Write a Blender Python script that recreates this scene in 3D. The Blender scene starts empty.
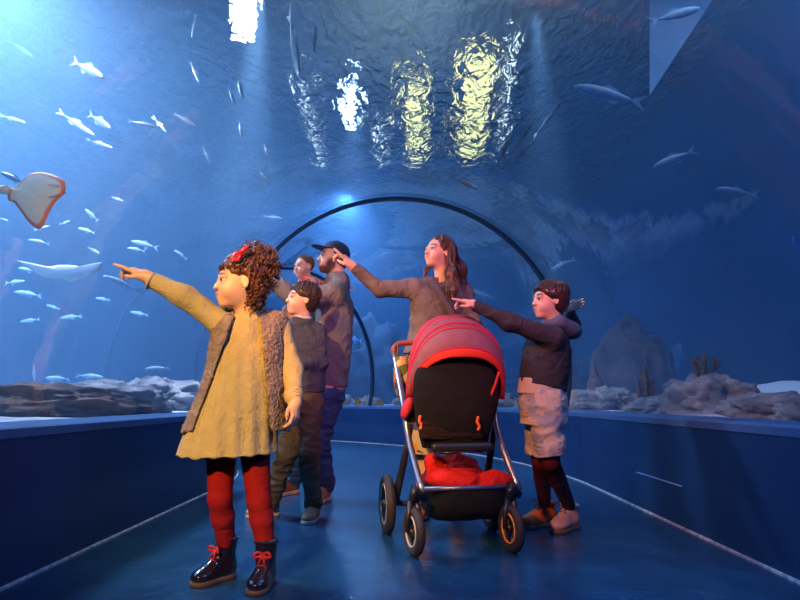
import bpy, bmesh, math, random
import numpy as np
from mathutils import Vector, Matrix, noise as mnoise
R = math.radians
random.seed(7)
SC = bpy.context.scene
COL = SC.collection

# ---------------------------------------------------------------- camera
FPX = 560.0
PITCH = math.atan(100 / FPX)
YAW = math.atan(7 / FPX * math.cos(PITCH))
EYE = Vector((0, 0, 0.68))
cam_d = bpy.data.cameras.new('camera')
cam_d.sensor_width = 36
cam_d.lens = 36 * FPX / 800
cam_d.clip_start = 0.05
cam = bpy.data.objects.new('camera', cam_d)
COL.objects.link(cam)
cam.location = EYE
cam.rotation_euler = (R(90) + PITCH, 0, YAW)
SC.camera = cam

# ---------------------------------------------------------------- world, exposure
world = bpy.data.worlds.new('world')
SC.world = world
world.use_nodes = True
bg = world.node_tree.nodes['Background']
bg.inputs[0].default_value = (0.10, 0.16, 0.35, 1)
bg.inputs[1].default_value = 0.03
SC.view_settings.view_transform = 'Standard'
SC.view_settings.look = 'None'
SC.view_settings.exposure = 0.0
SC.view_settings.gamma = 1.0
SC.view_settings.use_curve_mapping = False
SC.cycles.use_denoising = True
SC.cycles.caustics_refractive = False
SC.cycles.caustics_reflective = False
SC.cycles.max_bounces = 8
SC.cycles.transparent_max_bounces = 16
SC.cycles.volume_bounces = 1
SC.cycles.sample_clamp_indirect = 4.0


def lamp(name, kind, loc, target, power, color, size=0.3, spot=60, blend=0.6, size_y=None):
    d = bpy.data.lights.new(name, kind)
    d.energy = power
    d.color = color
    if kind == 'AREA':
        d.size = size
        if size_y:
            d.shape = 'RECTANGLE'
            d.size_y = size_y
    else:
        d.shadow_soft_size = size
    if kind == 'SPOT':
        d.spot_size = R(spot)
        d.spot_blend = blend
    o = bpy.data.objects.new(name, d)
    COL.objects.link(o)
    o.location = loc
    v = Vector(target) - Vector(loc)
    o.rotation_euler = v.to_track_quat('-Z', 'Y').to_euler()
    return o


# stage style spots in the tunnel, with fill lights added among them
lamp('warm_spot', 'SPOT', (-1.25, -0.6, 2.1), (-0.75, 2.3, 0.85), 760, (1.0, 0.54, 0.12), 0.05, 34, 0.6)
lamp('orange_spot', 'SPOT', (-1.1, 0.5, 2.2), (0.55, 3.1, 0.85), 390, (1.0, 0.33, 0.12), 0.05, 46, 0.7)
lamp('pink_spot', 'SPOT', (1.1, -0.3, 2.2), (0.0, 3.4, 1.05), 290, (1.0, 0.13, 0.30), 0.05, 26, 0.6)
lamp('blue_rim', 'AREA', (1.2, 0.9, 1.9), (-0.4, 2.9, 0.8), 16, (0.14, 0.28, 1.0), 0.5, size_y=0.5)
lamp('warm_fill_spot', 'SPOT', (-1.35, 1.9, 2.0), (-0.25, 3.6, 1.2), 190, (1.0, 0.42, 0.15), 0.05, 44, 0.8)  # warm fill added for the faces behind the girl
lamp('ray_spot', 'SPOT', (0.5, 0.6, 2.2), (-1.88, 2.7, 1.65), 420, (1.0, 0.76, 0.50), 0.05, 17, 0.9)
lamp('blue_wash', 'AREA', (0.2, 1.8, 2.45), (0.2, 1.8, 0), 7, (0.14, 0.34, 1.0), 1.2, size_y=3.0)  # blue washes are fill added for ambient light
lamp('blue_wash_far', 'AREA', (-0.3, 6.2, 2.4), (-0.3, 6.2, 0), 12, (0.12, 0.35, 1.0), 1.2, size_y=2.0)
# lights added under the water surface, which blocks the lamps above
lamp('tank_fill_left', 'AREA', (-5.5, 2.6, 4.9), (-5.2, 4.4, 0), 430, (0.06, 0.46, 0.86), 3.0, size_y=3.6)
lamp('tank_haze_fill', 'AREA', (-4.0, 4.2, 4.95), (-5.2, 7.2, 0.5), 1550, (1.0, 0.90, 0.98), 1.0, size_y=1.4)  # added for the pale haze at the upper left
lamp('tank_lamp_far', 'AREA', (-1.3, 11.5, 4.9), (-1.3, 11.5, 0), 380, (0.36, 0.56, 0.95), 0.3, size_y=1.0)
lamp('tank_fill_right', 'AREA', (2.6, 3.2, 4.9), (2.8, 3.4, 0), 85, (0.50, 0.62, 0.90), 0.8, size_y=3.0)
lamp('ceiling_fill', 'AREA', (0.3, 8.8, 5.35), (0.3, 8.8, 9), 420, (1.0, 0.88, 0.62), 2.5, size_y=6.0)  # unseen upward light added to brighten the hall ceiling
lamp('beam_large', 'SPOT', (-1.55, 5.25, 4.95), (-1.6, 5.0, 0), 2600, (1.0, 0.92, 1.0), 0.08, 20, 0.9)  # beam spots added to make shafts of light in the water
lamp('beam_small', 'SPOT', (-0.75, 7.4, 4.95), (-0.75, 7.3, 0), 700, (1.0, 0.92, 1.0), 0.06, 30, 0.9)
lamp('beam_right', 'SPOT', (1.45, 5.6, 4.95), (1.5, 5.5, 0), 900, (0.85, 0.88, 1.0), 0.06, 20, 0.9)


# ---------------------------------------------------------------- projection helper (pixel + forward distance -> point)
_cp, _sp, _cy, _sy = math.cos(PITCH), math.sin(PITCH), math.cos(YAW), math.sin(YAW)


def ray(px, py):
    a, b = (px - 400) / FPX, (300 - py) / FPX
    x, y, z = a, _cp - b * _sp, _sp + b * _cp
    return Vector((x * _cy - y * _sy, x * _sy + y * _cy, z))


def W(px, py, y):
    r = ray(px, py)
    return EYE + r * (y / r.y)


def Wz(px, py, z):
    r = ray(px, py)
    return EYE + r * ((z - EYE.z) / r.z)


# ---------------------------------------------------------------- materials
def mat(name, col, rough=0.6, metal=0.0, col2=None, scale=8.0, bump=0.0, bscale=40.0, spec=0.5, sheen=0.0,
        coat=0.0, emit=None, estr=0.0, sss=0.0, detail=4.0, stretch=None, lo=0.35, hi=0.65, attr=None, trans=0.0, wrinkle=0.0):
    m = bpy.data.materials.new(name)
    m.use_nodes = True
    nt = m.node_tree
    b = nt.nodes['Principled BSDF']
    b.inputs['Base Color'].default_value = (*col, 1)
    b.inputs['Roughness'].default_value = rough
    b.inputs['Metallic'].default_value = metal
    b.inputs['Specular IOR Level'].default_value = 0.18 if (rough >= 0.8 and spec == 0.5) else spec
    if sheen:
        b.inputs['Sheen Weight'].default_value = sheen
        b.inputs['Sheen Roughness'].default_value = 0.5
    if coat:
        b.inputs['Coat Weight'].default_value = coat
        b.inputs['Coat Roughness'].default_value = 0.05
    if sss:
        b.inputs['Subsurface Weight'].default_value = sss
        b.inputs['Subsurface Radius'].default_value = (0.012, 0.005, 0.003)
        b.inputs['Subsurface Scale'].default_value = 1.0
    if emit:
        b.inputs['Emission Color'].default_value = (*emit, 1)
        b.inputs['Emission Strength'].default_value = estr
    if trans:
        b.inputs['Transmission Weight'].default_value = trans
    tc = nt.nodes.new('ShaderNodeTexCoord')
    vec = tc.outputs['Object']
    if stretch:
        mp = nt.nodes.new('ShaderNodeMapping')
        mp.inputs['Scale'].default_value = stretch
        nt.links.new(vec, mp.inputs[0])
        vec = mp.outputs[0]
    if col2:
        n = nt.nodes.new('ShaderNodeTexNoise')
        n.inputs['Scale'].default_value = scale
        n.inputs['Detail'].default_value = detail
        nt.links.new(vec, n.inputs['Vector'])
        r = nt.nodes.new('ShaderNodeValToRGB')
        r.color_ramp.elements[0].position = lo
        r.color_ramp.elements[1].position = hi
        r.color_ramp.elements[0].color = (*col, 1)
        r.color_ramp.elements[1].color = (*col2, 1)
        nt.links.new(n.outputs[0], r.inputs[0])
        nt.links.new(r.outputs[0], b.inputs['Base Color'])
    if attr:
        a = nt.nodes.new('ShaderNodeAttribute')
        a.attribute_name = attr
        nt.links.new(a.outputs['Color'], b.inputs['Base Color'])
    if bump:
        n2 = nt.nodes.new('ShaderNodeTexNoise')
        n2.inputs['Scale'].default_value = bscale
        n2.inputs['Detail'].default_value = 5
        nt.links.new(vec, n2.inputs['Vector'])
        bp = nt.nodes.new('ShaderNodeBump')
        bp.inputs['Strength'].default_value = bump
        bp.inputs['Distance'].default_value = 0.02
        nt.links.new(n2.outputs[0], bp.inputs['Height'])
        nt.links.new(bp.outputs[0], b.inputs['Normal'])
        if wrinkle:
            n3 = nt.nodes.new('ShaderNodeTexNoise')
            n3.inputs['Scale'].default_value = 11
            n3.inputs['Detail'].default_value = 2.5
            n3.inputs['Distortion'].default_value = 1.8
            nt.links.new(vec, n3.inputs['Vector'])
            b3 = nt.nodes.new('ShaderNodeBump')
            b3.inputs['Strength'].default_value = wrinkle
            b3.inputs['Distance'].default_value = 0.03
            nt.links.new(n3.outputs[0], b3.inputs['Height'])
            nt.links.new(b3.outputs[0], bp.inputs['Normal'])
    return m


# ---------------------------------------------------------------- object helpers
def empty(name, loc, label=None, cat=None, group=None):
    o = bpy.data.objects.new(name, None)
    o.empty_display_size = 0.1
    COL.objects.link(o)
    o.location = loc
    tag(o, label, cat, group)
    return o


def tag(o, label=None, cat=None, group=None, kind=None):
    if label: o['label'] = label
    if cat: o['category'] = cat
    if group: o['group'] = group
    if kind: o['kind'] = kind
    return o


def mesh_obj(name, verts, faces, m, parent=None, smooth=True, loc=None):
    me = bpy.data.meshes.new(name)
    me.from_pydata([tuple(v) for v in verts], [], [tuple(int(i) for i in f) for f in faces])
    me.validate()
    me.update()
    o = bpy.data.objects.new(name, me)
    COL.objects.link(o)
    for mm in (m if isinstance(m, (list, tuple)) else [m]):
        me.materials.append(mm)
    if smooth:
        me.polygons.foreach_set('use_smooth', [True] * len(me.polygons))
    if parent is not None:
        o.parent = parent
        # given in world coordinates: shift to the parent's base
        off = parent_origin(parent)
        me.transform(Matrix.Translation(-off))
    if loc is not None:
        o.location = loc
    return o


def parent_origin(p):
    v = Vector((0, 0, 0))
    while p is not None:
        v += Vector(p.location)
        p = p.parent
    return v


def fix_normals(o):
    bm = bmesh.new()
    bm.from_mesh(o.data)
    bmesh.ops.recalc_face_normals(bm, faces=bm.faces)
    bm.to_mesh(o.data)
    bm.free()
    return o


class MB:
    """collects shapes for ONE mesh"""
    def __init__(s):
        s.v, s.f = [], []

    def add(s, v, f):
        n = len(s.v)
        s.v += [Vector(p) for p in v]
        s.f += [tuple(i + n for i in q) for q in f]
        return s

    def box(s, c, d, rot=None, bevel=0.0):
        bm = bmesh.new()
        bmesh.ops.create_cube(bm, size=1)
        for v in bm.verts:
            v.co = Vector((v.co.x * d[0], v.co.y * d[1], v.co.z * d[2]))
        if bevel:
            bmesh.ops.bevel(bm, geom=bm.edges[:], offset=bevel, segments=2, affect='EDGES', profile=0.5)
        M = (rot.to_4x4() if rot else Matrix.Identity(4))
        bm.verts.index_update()
        s.add([Vector(c) + (M @ v.co) for v in bm.verts], [[v.index for v in f.verts] for f in bm.faces])
        bm.free()
        return s

    def tube(s, pts, rad, n=10, cap=True, flat=1.0):
        pts = [Vector(p) for p in pts]
        if not hasattr(rad, '__len__'):
            rad = [rad] * len(pts)
        up = None
        base = len(s.v)
        for i, p in enumerate(pts):
            t = (pts[min(i + 1, len(pts) - 1)] - pts[max(i - 1, 0)]).normalized()
            if up is None:
                up = Vector((0, 0, 1)) if abs(t.z) < 0.9 else Vector((0, 1, 0))
            a = t.cross(up).normalized()
            b = a.cross(t).normalized()
            up = b
            for k in range(n):
                th = 2 * math.pi * k / n
                s.v.append(p + a * math.cos(th) * rad[i] + b * math.sin(th) * rad[i] * flat)
        for i in range(len(pts) - 1):
            for k in range(n):
                k2 = (k + 1) % n
                s.f.append((base + i * n + k, base + i * n + k2, base + (i + 1) * n + k2, base + (i + 1) * n + k))
        if cap:
            s.f.append(tuple(base + k for k in range(n))[::-1])
            s.f.append(tuple(base + (len(pts) - 1) * n + k for k in range(n)))
        return s

    def torus(s, c, axis, R0, r, n=32, m=10, sx=1.0):
        axis = Vector(axis).normalized()
        a = axis.orthogonal().normalized()
        b = axis.cross(a)
        base = len(s.v)
        for i in range(n):
            t = 2 * math.pi * i / n
            d = a * math.cos(t) + b * math.sin(t)
            for k in range(m):
                q = 2 * math.pi * k / m
                s.v.append(Vector(c) + d * (R0 + r * math.cos(q)) + axis * r * sx * math.sin(q))
        for i in range(n):
            for k in range(m):
                i2, k2 = (i + 1) % n, (k + 1) % m
                s.f.append((base + i * m + k, base + i2 * m + k, base + i2 * m + k2, base + i * m + k2))
        return s

    def ball(s, c, r, sub=2):
        bm = bmesh.new()
        bmesh.ops.create_icosphere(bm, subdivisions=sub, radius=1)
        bm.verts.index_update()
        rr = r if hasattr(r, '__len__') else (r, r, r)
        s.add([Vector(c) + Vector((v.co.x * rr[0], v.co.y * rr[1], v.co.z * rr[2])) for v in bm.verts],
              [[v.index for v in f.verts] for f in bm.faces])
        bm.free()
        return s

    def build(s, name, m, parent=None, smooth=True):
        o = mesh_obj(name, s.v, s.f, m, parent, smooth)
        fix_normals(o)
        return o


def smooth_curve(pts, n=6):
    """Catmull-Rom through pts"""
    pts = [Vector(p) for p in pts]
    P = [pts[0] * 2 - pts[1]] + pts + [pts[-1] * 2 - pts[-2]]
    out = []
    for i in range(1, len(P) - 2):
        for k in range(n):
            t = k / n
            a, b, c, d = P[i - 1], P[i], P[i + 1], P[i + 2]
            out.append(0.5 * ((2 * b) + (c - a) * t + (2 * a - 5 * b + 4 * c - d) * t * t + (3 * b - a - 3 * c + d) * t ** 3))
    out.append(pts[-1])
    return out


# ================================================================ THE TUNNEL
HW = 1.48          # half width between the low walls
WALL_H = 0.57
ARC_Y, ARC_R = 4.6, 4.62
S_END = ARC_Y + ARC_R * R(84)


def path(s, u, z=0.0):
    """point at distance s along the tunnel, u to the right of its middle"""
    if s <= ARC_Y:
        return Vector((u, s, z))
    a = (s - ARC_Y) / ARC_R
    r = ARC_R + u
    return Vector((-ARC_R + r * math.cos(a), ARC_Y + r * math.sin(a), z))


S_LIST = [-2.2 + i * 0.34 for i in range(21)] + [ARC_Y + (S_END - ARC_Y) * (i + 1) / 34 for i in range(34)]


def sweep(name, prof, m, kind='structure', closed=False, caps=False, s_list=S_LIST, parent=None, smooth=False):
    v, f = [], []
    n = len(prof)
    for s in s_list:
        for (u, z) in prof:
            v.append(path(s, u, z))
    for i in range(len(s_list) - 1):
        for k in range(n if closed else n - 1):
            k2 = (k + 1) % n
            f.append((i * n + k, i * n + k2, (i + 1) * n + k2, (i + 1) * n + k))
    if caps:
        f.append(tuple(range(n))[::-1])
        f.append(tuple((len(s_list) - 1) * n + k for k in range(n)))
    o = mesh_obj(name, v, f, m, parent, smooth)
    if closed:
        fix_normals(o)
    if kind: o['kind'] = kind
    return o


M_floor = mat('blue vinyl floor', (0.006, 0.042, 0.105), 0.26, col2=(0.012, 0.066, 0.155), scale=5, bump=0.25, bscale=9, detail=8)
M_wall = mat('blue painted wall', (0.003, 0.026, 0.10), 0.45, col2=(0.004, 0.034, 0.125), scale=1.5, bump=0.06, bscale=60)
M_sill = mat('blue painted sill', (0.045, 0.11, 0.27), 0.35, bump=0.05, bscale=50)
M_strip = mat('pale joint strip', (0.50, 0.56, 0.62), 0.5, col2=(0.12, 0.2, 0.32), scale=30, lo=0.4, hi=0.7)
M_seal = mat('dark blue steel rib', (0.006, 0.022, 0.06), 0.4)

sweep('floor', [(-HW, 0), (-0.7, 0), (0, 0), (0.7, 0), (HW, 0)], M_floor)
for side, sg in (('left', -1), ('right', 1)):
    sweep('wall_' + side, [(sg * HW, -0.02), (sg * HW, WALL_H - 0.012), (sg * (HW + 0.012), WALL_H), (sg * (HW + 0.10), WALL_H + 0.018),
                           (sg * (HW + 0.16), WALL_H + 0.018), (sg * (HW + 0.16), -0.02)], [M_wall], closed=True, caps=True)
    sweep('trim_sill_' + side, [(sg * (HW - 0.006), WALL_H - 0.03), (sg * (HW - 0.006), WALL_H + 0.004), (sg * (HW + 0.01), WALL_H + 0.010),
                           (sg * (HW + 0.10), WALL_H + 0.026), (sg * (HW + 0.10), WALL_H + 0.004), (sg * (HW + 0.004), WALL_H - 0.03)], M_sill, closed=True, caps=True)
    sweep('baseboard_' + side, [(sg * (HW - 0.012), 0.0), (sg * (HW - 0.012), 0.007), (sg * HW, 0.010), (sg * HW, 0)], M_strip, closed=True, caps=True)

# a short metal rail mark on the right wall
mk = MB()
mk.box((HW - 0.003, 3.46, 0.222), (0.006, 0.6, 0.008))
tag(mk.build('scuff_strip', mat('pale blue strip', (0.12, 0.35, 0.75), 0.5)), 'thin pale blue strip on the right blue wall', 'strip')

# acrylic vault: circle of 1.58 m, cut at the sill
TR, TZ = 1.58, 1.02
A0 = math.asin((0.588 - TZ) / TR)


def vault(r, n=48, a0=A0):
    return [(r * math.cos(a), TZ + r * math.sin(a)) for a in [a0 + (math.pi - 2 * a0) * i / n for i in range(n + 1)]]


def acrylic():
    m = bpy.data.materials.new('clear acrylic')
    m.use_nodes = True
    nt = m.node_tree
    nt.nodes.clear()
    out = nt.nodes.new('ShaderNodeOutputMaterial')
    tr = nt.nodes.new('ShaderNodeBsdfTransparent')
    tr.inputs[0].default_value = (0.95, 0.975, 1.0, 1)
    gl = nt.nodes.new('ShaderNodeBsdfGlossy')
    gl.inputs['Roughness'].default_value = 0.02
    gl.inputs['Color'].default_value = (0.9, 0.95, 1, 1)
    lw = nt.nodes.new('ShaderNodeLayerWeight')
    lw.inputs['Blend'].default_value = 0.5
    pw = nt.nodes.new('ShaderNodeMath')
    pw.operation = 'POWER'
    pw.inputs[1].default_value = 4.5
    fr = nt.nodes.new('ShaderNodeMath')
    fr.operation = 'MULTIPLY_ADD'
    fr.inputs[1].default_value = 0.85
    fr.inputs[2].default_value = 0.045
    nt.links.new(lw.outputs['Facing'], pw.inputs[0])
    nt.links.new(pw.outputs[0], fr.inputs[0])
    mx = nt.nodes.new('ShaderNodeMixShader')
    tc = nt.nodes.new('ShaderNodeTexCoord')
    n = nt.nodes.new('ShaderNodeTexNoise')
    n.inputs['Scale'].default_value = 3.0
    n.inputs['Detail'].default_value = 3
    bp = nt.nodes.new('ShaderNodeBump')
    bp.inputs['Strength'].default_value = 0.12
    bp.inputs['Distance'].default_value = 0.03
    nt.links.new(tc.outputs['Object'], n.inputs[0])
    nt.links.new(n.outputs[0], bp.inputs['Height'])
    nt.links.new(bp.outputs[0], gl.inputs['Normal'])
    nt.links.new(fr.outputs[0], mx.inputs[0])
    nt.links.new(tr.outputs[0], mx.inputs[1])
    nt.links.new(gl.outputs[0], mx.inputs[2])
    nt.links.new(mx.outputs[0], out.inputs[0])
    return m


M_acr = acrylic()
sweep('window_1', vault(TR), M_acr, smooth=True)

# ribs over the joints of the vault
def rib(s0, w=0.045, name='trim_rib'):
    inner, outer = vault(TR - 0.035), vault(TR - 0.004)
    v, f = [], []
    for (s_, prof) in ((s0 - w / 2, inner), (s0 + w / 2, inner), (s0 + w / 2, outer), (s0 - w / 2, outer)):
        v += [path(s_, u, z) for u, z in prof]
    n = len(inner)
    for k in range(n - 1):
        for a in range(4):
            b = (a + 1) % 4
            f.append((a * n + k, b * n + k, b * n + k + 1, a * n + k + 1))
    f.append(tuple(a * n for a in range(4)))
    f.append(tuple(a * n + n - 1 for a in range(4)))
    o = mesh_obj(name, v, f, M_seal, None, False)
    fix_normals(o)
    o['kind'] = 'structure'
    return o


for k, s_ in enumerate((5.12, ARC_Y + ARC_R * R(49), ARC_Y + ARC_R * R(80))):
    rib(s_, name='trim_%d' % (k + 1))

# ================================================================ THE TANK
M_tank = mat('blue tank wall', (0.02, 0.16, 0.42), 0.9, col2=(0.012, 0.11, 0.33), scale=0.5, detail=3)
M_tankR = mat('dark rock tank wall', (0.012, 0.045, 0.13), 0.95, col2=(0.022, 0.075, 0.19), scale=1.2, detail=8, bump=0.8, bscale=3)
M_sand = mat('pale coral sand', (0.62, 0.64, 0.68), 0.9, col2=(0.28, 0.31, 0.38), scale=9, bump=0.9, bscale=30)
TX0, TX1, TY0, TY1, TZT = -10.0, 3.9, -4.0, 18.0, 5.1


def quad(name, pts, m, kind='structure'):
    o = mesh_obj(name, pts, [tuple(range(len(pts)))], m, None, False)
    o['kind'] = kind
    return o


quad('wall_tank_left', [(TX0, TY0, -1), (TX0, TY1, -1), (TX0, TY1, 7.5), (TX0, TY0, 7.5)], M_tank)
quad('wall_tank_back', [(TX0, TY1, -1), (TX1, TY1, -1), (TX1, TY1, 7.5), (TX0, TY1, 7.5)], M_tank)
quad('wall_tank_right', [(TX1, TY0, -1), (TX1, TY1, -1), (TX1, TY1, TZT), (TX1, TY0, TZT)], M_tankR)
quad('wall_entrance', [(TX0, TY0, -1), (TX1 + 4, TY0, -1), (TX1 + 4, TY0, 7.5), (TX0, TY0, 7.5)], mat('dark entrance wall', (0.02, 0.03, 0.06), 0.9))
quad('ceiling', [(TX0, TY0, 7.5), (TX1 + 4, TY0, 7.5), (TX1 + 4, TY1, 7.5), (TX0, TY1, 7.5)], mat('hall ceiling', (0.10, 0.14, 0.20), 0.9, col2=(0.16, 0.20, 0.22), scale=0.6))
quad('wall_hall_right', [(TX1 + 4, TY0, TZT), (TX1 + 4, TY1, TZT), (TX1 + 4, TY1, 7.5), (TX1 + 4, TY0, 7.5)], mat('hall wall', (0.10, 0.14, 0.22), 0.9))
quad('wall_deck_right', [(TX1, TY0, TZT), (TX1 + 4, TY0, TZT), (TX1 + 4, TY1, TZT), (TX1, TY1, TZT)], mat('deck', (0.10, 0.12, 0.18), 0.9))


# sand bed outside the tunnel (two strips that follow it)
def bed(name, u_list):
    v, f = [], []
    ss = [-2.6 + 0.2 * i for i in range(100) if -2.6 + 0.2 * i < S_END + 1.0]
    for s in ss:
        for u in u_list:
            p = path(s, u)
            h = mnoise.noise(p * 1.6) * 0.035 + mnoise.noise(p * 6) * 0.012
            edge = min(1.0, abs(abs(u) - (HW + 0.16)) / 0.5)
            v.append((p.x, p.y, WALL_H + 0.006 + h * edge + 0.02 * edge))
    n = len(u_list)
    for i in range(len(ss) - 1):
        for k in range(n - 1):
            f.append((i * n + k, i * n + k + 1, (i + 1) * n + k + 1, (i + 1) * n + k))
    o = mesh_obj(name, v, f, M_sand)
    o['kind'] = 'structure'


bed('floor_tank_left', [-(HW + 0.16) - x for x in (0, 0.04, 0.1, 0.2, 0.35, 0.5, 0.7, 0.9, 1.2, 1.5, 1.9)][::-1])
bed('floor_tank_right', [(HW + 0.16) + x for x in (0, 0.04, 0.1, 0.2, 0.35, 0.5, 0.7, 0.9, 1.2, 1.5, 1.9, 2.4, 3.4, 5, 8, 12)])
mesh_obj('floor_tank_deep', [(TX0, TY0, 0.56), (-3.2, TY0, 0.56), (-3.2, 3.9, 0.56), (TX0, 3.9, 0.56)], [(0, 1, 2, 3)], M_sand, None, False)['kind'] = 'structure'


# rippled water surface
def water_surface():
    m = bpy.data.materials.new('water surface')
    m.use_nodes = True
    nt = m.node_tree
    nt.nodes.clear()
    out = nt.nodes.new('ShaderNodeOutputMaterial')
    rf = nt.nodes.new('ShaderNodeBsdfRefraction')
    rf.inputs['IOR'].default_value = 1.045
    rf.inputs['Roughness'].default_value = 0.0
    rf.inputs['Color'].default_value = (0.75, 0.85, 1, 1)
    gl = nt.nodes.new('ShaderNodeBsdfGlossy')
    gl.inputs['Roughness'].default_value = 0.05
    mx = nt.nodes.new('ShaderNodeMixShader')
    mx.inputs[0].default_value = 0.35
    tc = nt.nodes.new('ShaderNodeTexCoord')
    mp = nt.nodes.new('ShaderNodeMapping')
    mp.inputs['Scale'].default_value = (1.0, 0.6, 1)
    n = nt.nodes.new('ShaderNodeTexNoise')
    n.inputs['Scale'].default_value = 4.5
    n.inputs['Detail'].default_value = 3
    n.inputs['Distortion'].default_value = 1.2
    bp = nt.nodes.new('ShaderNodeBump')
    bp.inputs['Strength'].default_value = 1.0
    bp.inputs['Distance'].default_value = 0.22
    nt.links.new(tc.outputs['Object'], mp.inputs[0])
    nt.links.new(mp.outputs[0], n.inputs[0])
    nt.links.new(n.outputs[0], bp.inputs['Height'])
    for q in (rf, gl):
        nt.links.new(bp.outputs[0], q.inputs['Normal'])
    nt.links.new(rf.outputs[0], mx.inputs[1])
    nt.links.new(gl.outputs[0], mx.inputs[2])
    nt.links.new(mx.outputs[0], out.inputs[0])
    return m


o = quad('window_2', [(TX0, TY0, TZT), (TX1, TY0, TZT), (TX1, TY1, TZT), (TX0, TY1, TZT)], water_surface())


# white lamps over the water, and glowing strips added for ripple glints
def emitter(name, col, st):
    return mat(name, (0, 0, 0), emit=col, estr=st)


def hall_light(px0, py0, px1, py1, z, wid, m, label, name='hall_light'):
    a, b = Wz(px0, py0, z), Wz(px1, py1, z)
    c = (a + b) / 2
    L = max((b - a).length, wid)
    root = empty(name, c, label, 'lamp')
    rot = (b - a).to_track_quat('Y', 'Z').to_matrix()
    MB().box(c, (wid, L, 0.05), rot, 0.01).build('lens', m, root, False)
    MB().box(c + Vector((0, 0, 0.07)), (wid * 1.1, L * 1.03, 0.08), rot, 0.01).build('housing', mat('lamp housing', (0.1, 0.1, 0.1), 0.5), root, False)
    for k in (-1, 1):
        MB().tube([c + rot @ Vector((0, k * L * 0.4, 0)) + Vector((0, 0, 0.1)), Vector(((c + rot @ Vector((0, k * L * 0.4, 0))).x, (c + rot @ Vector((0, k * L * 0.4, 0))).y, 7.5))], 0.012, 6).build('hanger', M_seal, root, False)
    return root


E_white = emitter('white lamp', (0.85, 0.88, 1.0), 60)
E_yel = emitter('yellow glow', (1.0, 0.74, 0.20), 6.0)  # glow standing for yellow reflections on the rippled surface
E_pale = emitter('pale glint', (1.0, 0.93, 0.7), 6)  # glow added for the thin sparkles of the ripples
hall_light(243, -10, 243, 42, 5.6, 0.32, E_white, 'large white lamp above the water at the top left')
hall_light(349, 92, 350, 132, 5.7, 0.13, E_white, 'small round white lamp above the water over the centre')
hall_light(415, 95, 416, 172, 6.2, 0.32, E_yel, 'narrow yellow glow strip standing for a reflection on the water, nearest the middle')
hall_light(482, 70, 468, 168, 6.2, 0.48, E_yel, 'broad yellow glow strip standing for a reflection on the water, right of the middle')
hall_light(515, 40, 500, 165, 5.9, 0.05, E_pale, 'thin pale glint strip added for a ripple sparkle, right of the yellow strips')
hall_light(300, 90, 322, 172, 5.9, 0.05, E_pale, 'thin pale glint strip added for a ripple sparkle, left of the small white lamp')
hall_light(378, 125, 380, 172, 5.9, 0.05, E_pale, 'short pale glint strip added for a ripple sparkle beside the small white lamp')


# ---- the water itself: a closed volume around the tunnel
def tank_water():
    m = bpy.data.materials.new('sea water')
    m.use_nodes = True
    nt = m.node_tree
    nt.nodes.clear()
    out = nt.nodes.new('ShaderNodeOutputMaterial')
    sc = nt.nodes.new('ShaderNodeVolumeScatter')
    sc.inputs['Color'].default_value = (0.30, 0.58, 0.92, 1)
    sc.inputs['Density'].default_value = 0.075
    sc.inputs['Anisotropy'].default_value = 0.25
    ab = nt.nodes.new('ShaderNodeVolumeAbsorption')
    ab.inputs['Color'].default_value = (0.05, 0.50, 0.85, 1)
    ab.inputs['Density'].default_value = 0.15
    ad = nt.nodes.new('ShaderNodeAddShader')
    nt.links.new(sc.outputs[0], ad.inputs[0])
    nt.links.new(ab.outputs[0], ad.inputs[1])
    nt.links.new(ad.outputs[0], out.inputs['Volume'])
    e = 0.02
    x0, x1, y0, y1, z0, z1 = TX0 + e, TX1 - e, TY0 + e, TY1 - e, 0.3, TZT - e
    v = [(x0, y0, z0), (x1, y0, z0), (x1, y1, z0), (x0, y1, z0), (x0, y0, z1), (x1, y0, z1), (x1, y1, z1), (x0, y1, z1)]
    f = [(3, 2, 1, 0), (4, 5, 6, 7), (0, 1, 5, 4), (1, 2, 6, 5), (2, 3, 7, 6), (3, 0, 4, 7)]
    prof = vault(TR + 0.006) 
    prof = prof + [(-(HW + 0.165), 0.57), (-(HW + 0.165), 0.32), (HW + 0.165, 0.32), (HW + 0.165, 0.57)]
    n = len(prof)
    b = len(v)
    for s in S_LIST:
        v += [path(s, u, z) for u, z in prof]
    for i in range(len(S_LIST) - 1):
        for k in range(n):
            k2 = (k + 1) % n
            f.append((b + i * n + k, b + (i + 1) * n + k, b + (i + 1) * n + k2, b + i * n + k2))
    f.append(tuple(b + k for k in range(n)))
    f.append(tuple(b + (len(S_LIST) - 1) * n + k for k in range(n))[::-1])
    o = mesh_obj('tank_water', v, f, m, None, False)
    # the cavity faces must look into the tunnel
    me = o.data
    p = me.polygons[6 + n * 8 + 10]
    mid = path(0.5, 0, 1.2)
    want = (Vector((0, p.center.y, 1.0)) - p.center)
    if p.normal.dot(want) < 0:
        bm = bmesh.new(); bm.from_mesh(me); bm.faces.ensure_lookup_table()
        bmesh.ops.reverse_faces(bm, faces=bm.faces[6:])
        bm.to_mesh(me); bm.free()
    o['kind'] = 'structure'
    return o


tank_water()


# ================================================================ FIGURES: smooth blended fields turned into meshes
def V3(p):
    return np.array([p[0], p[1], p[2]], dtype=np.float32)


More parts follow.
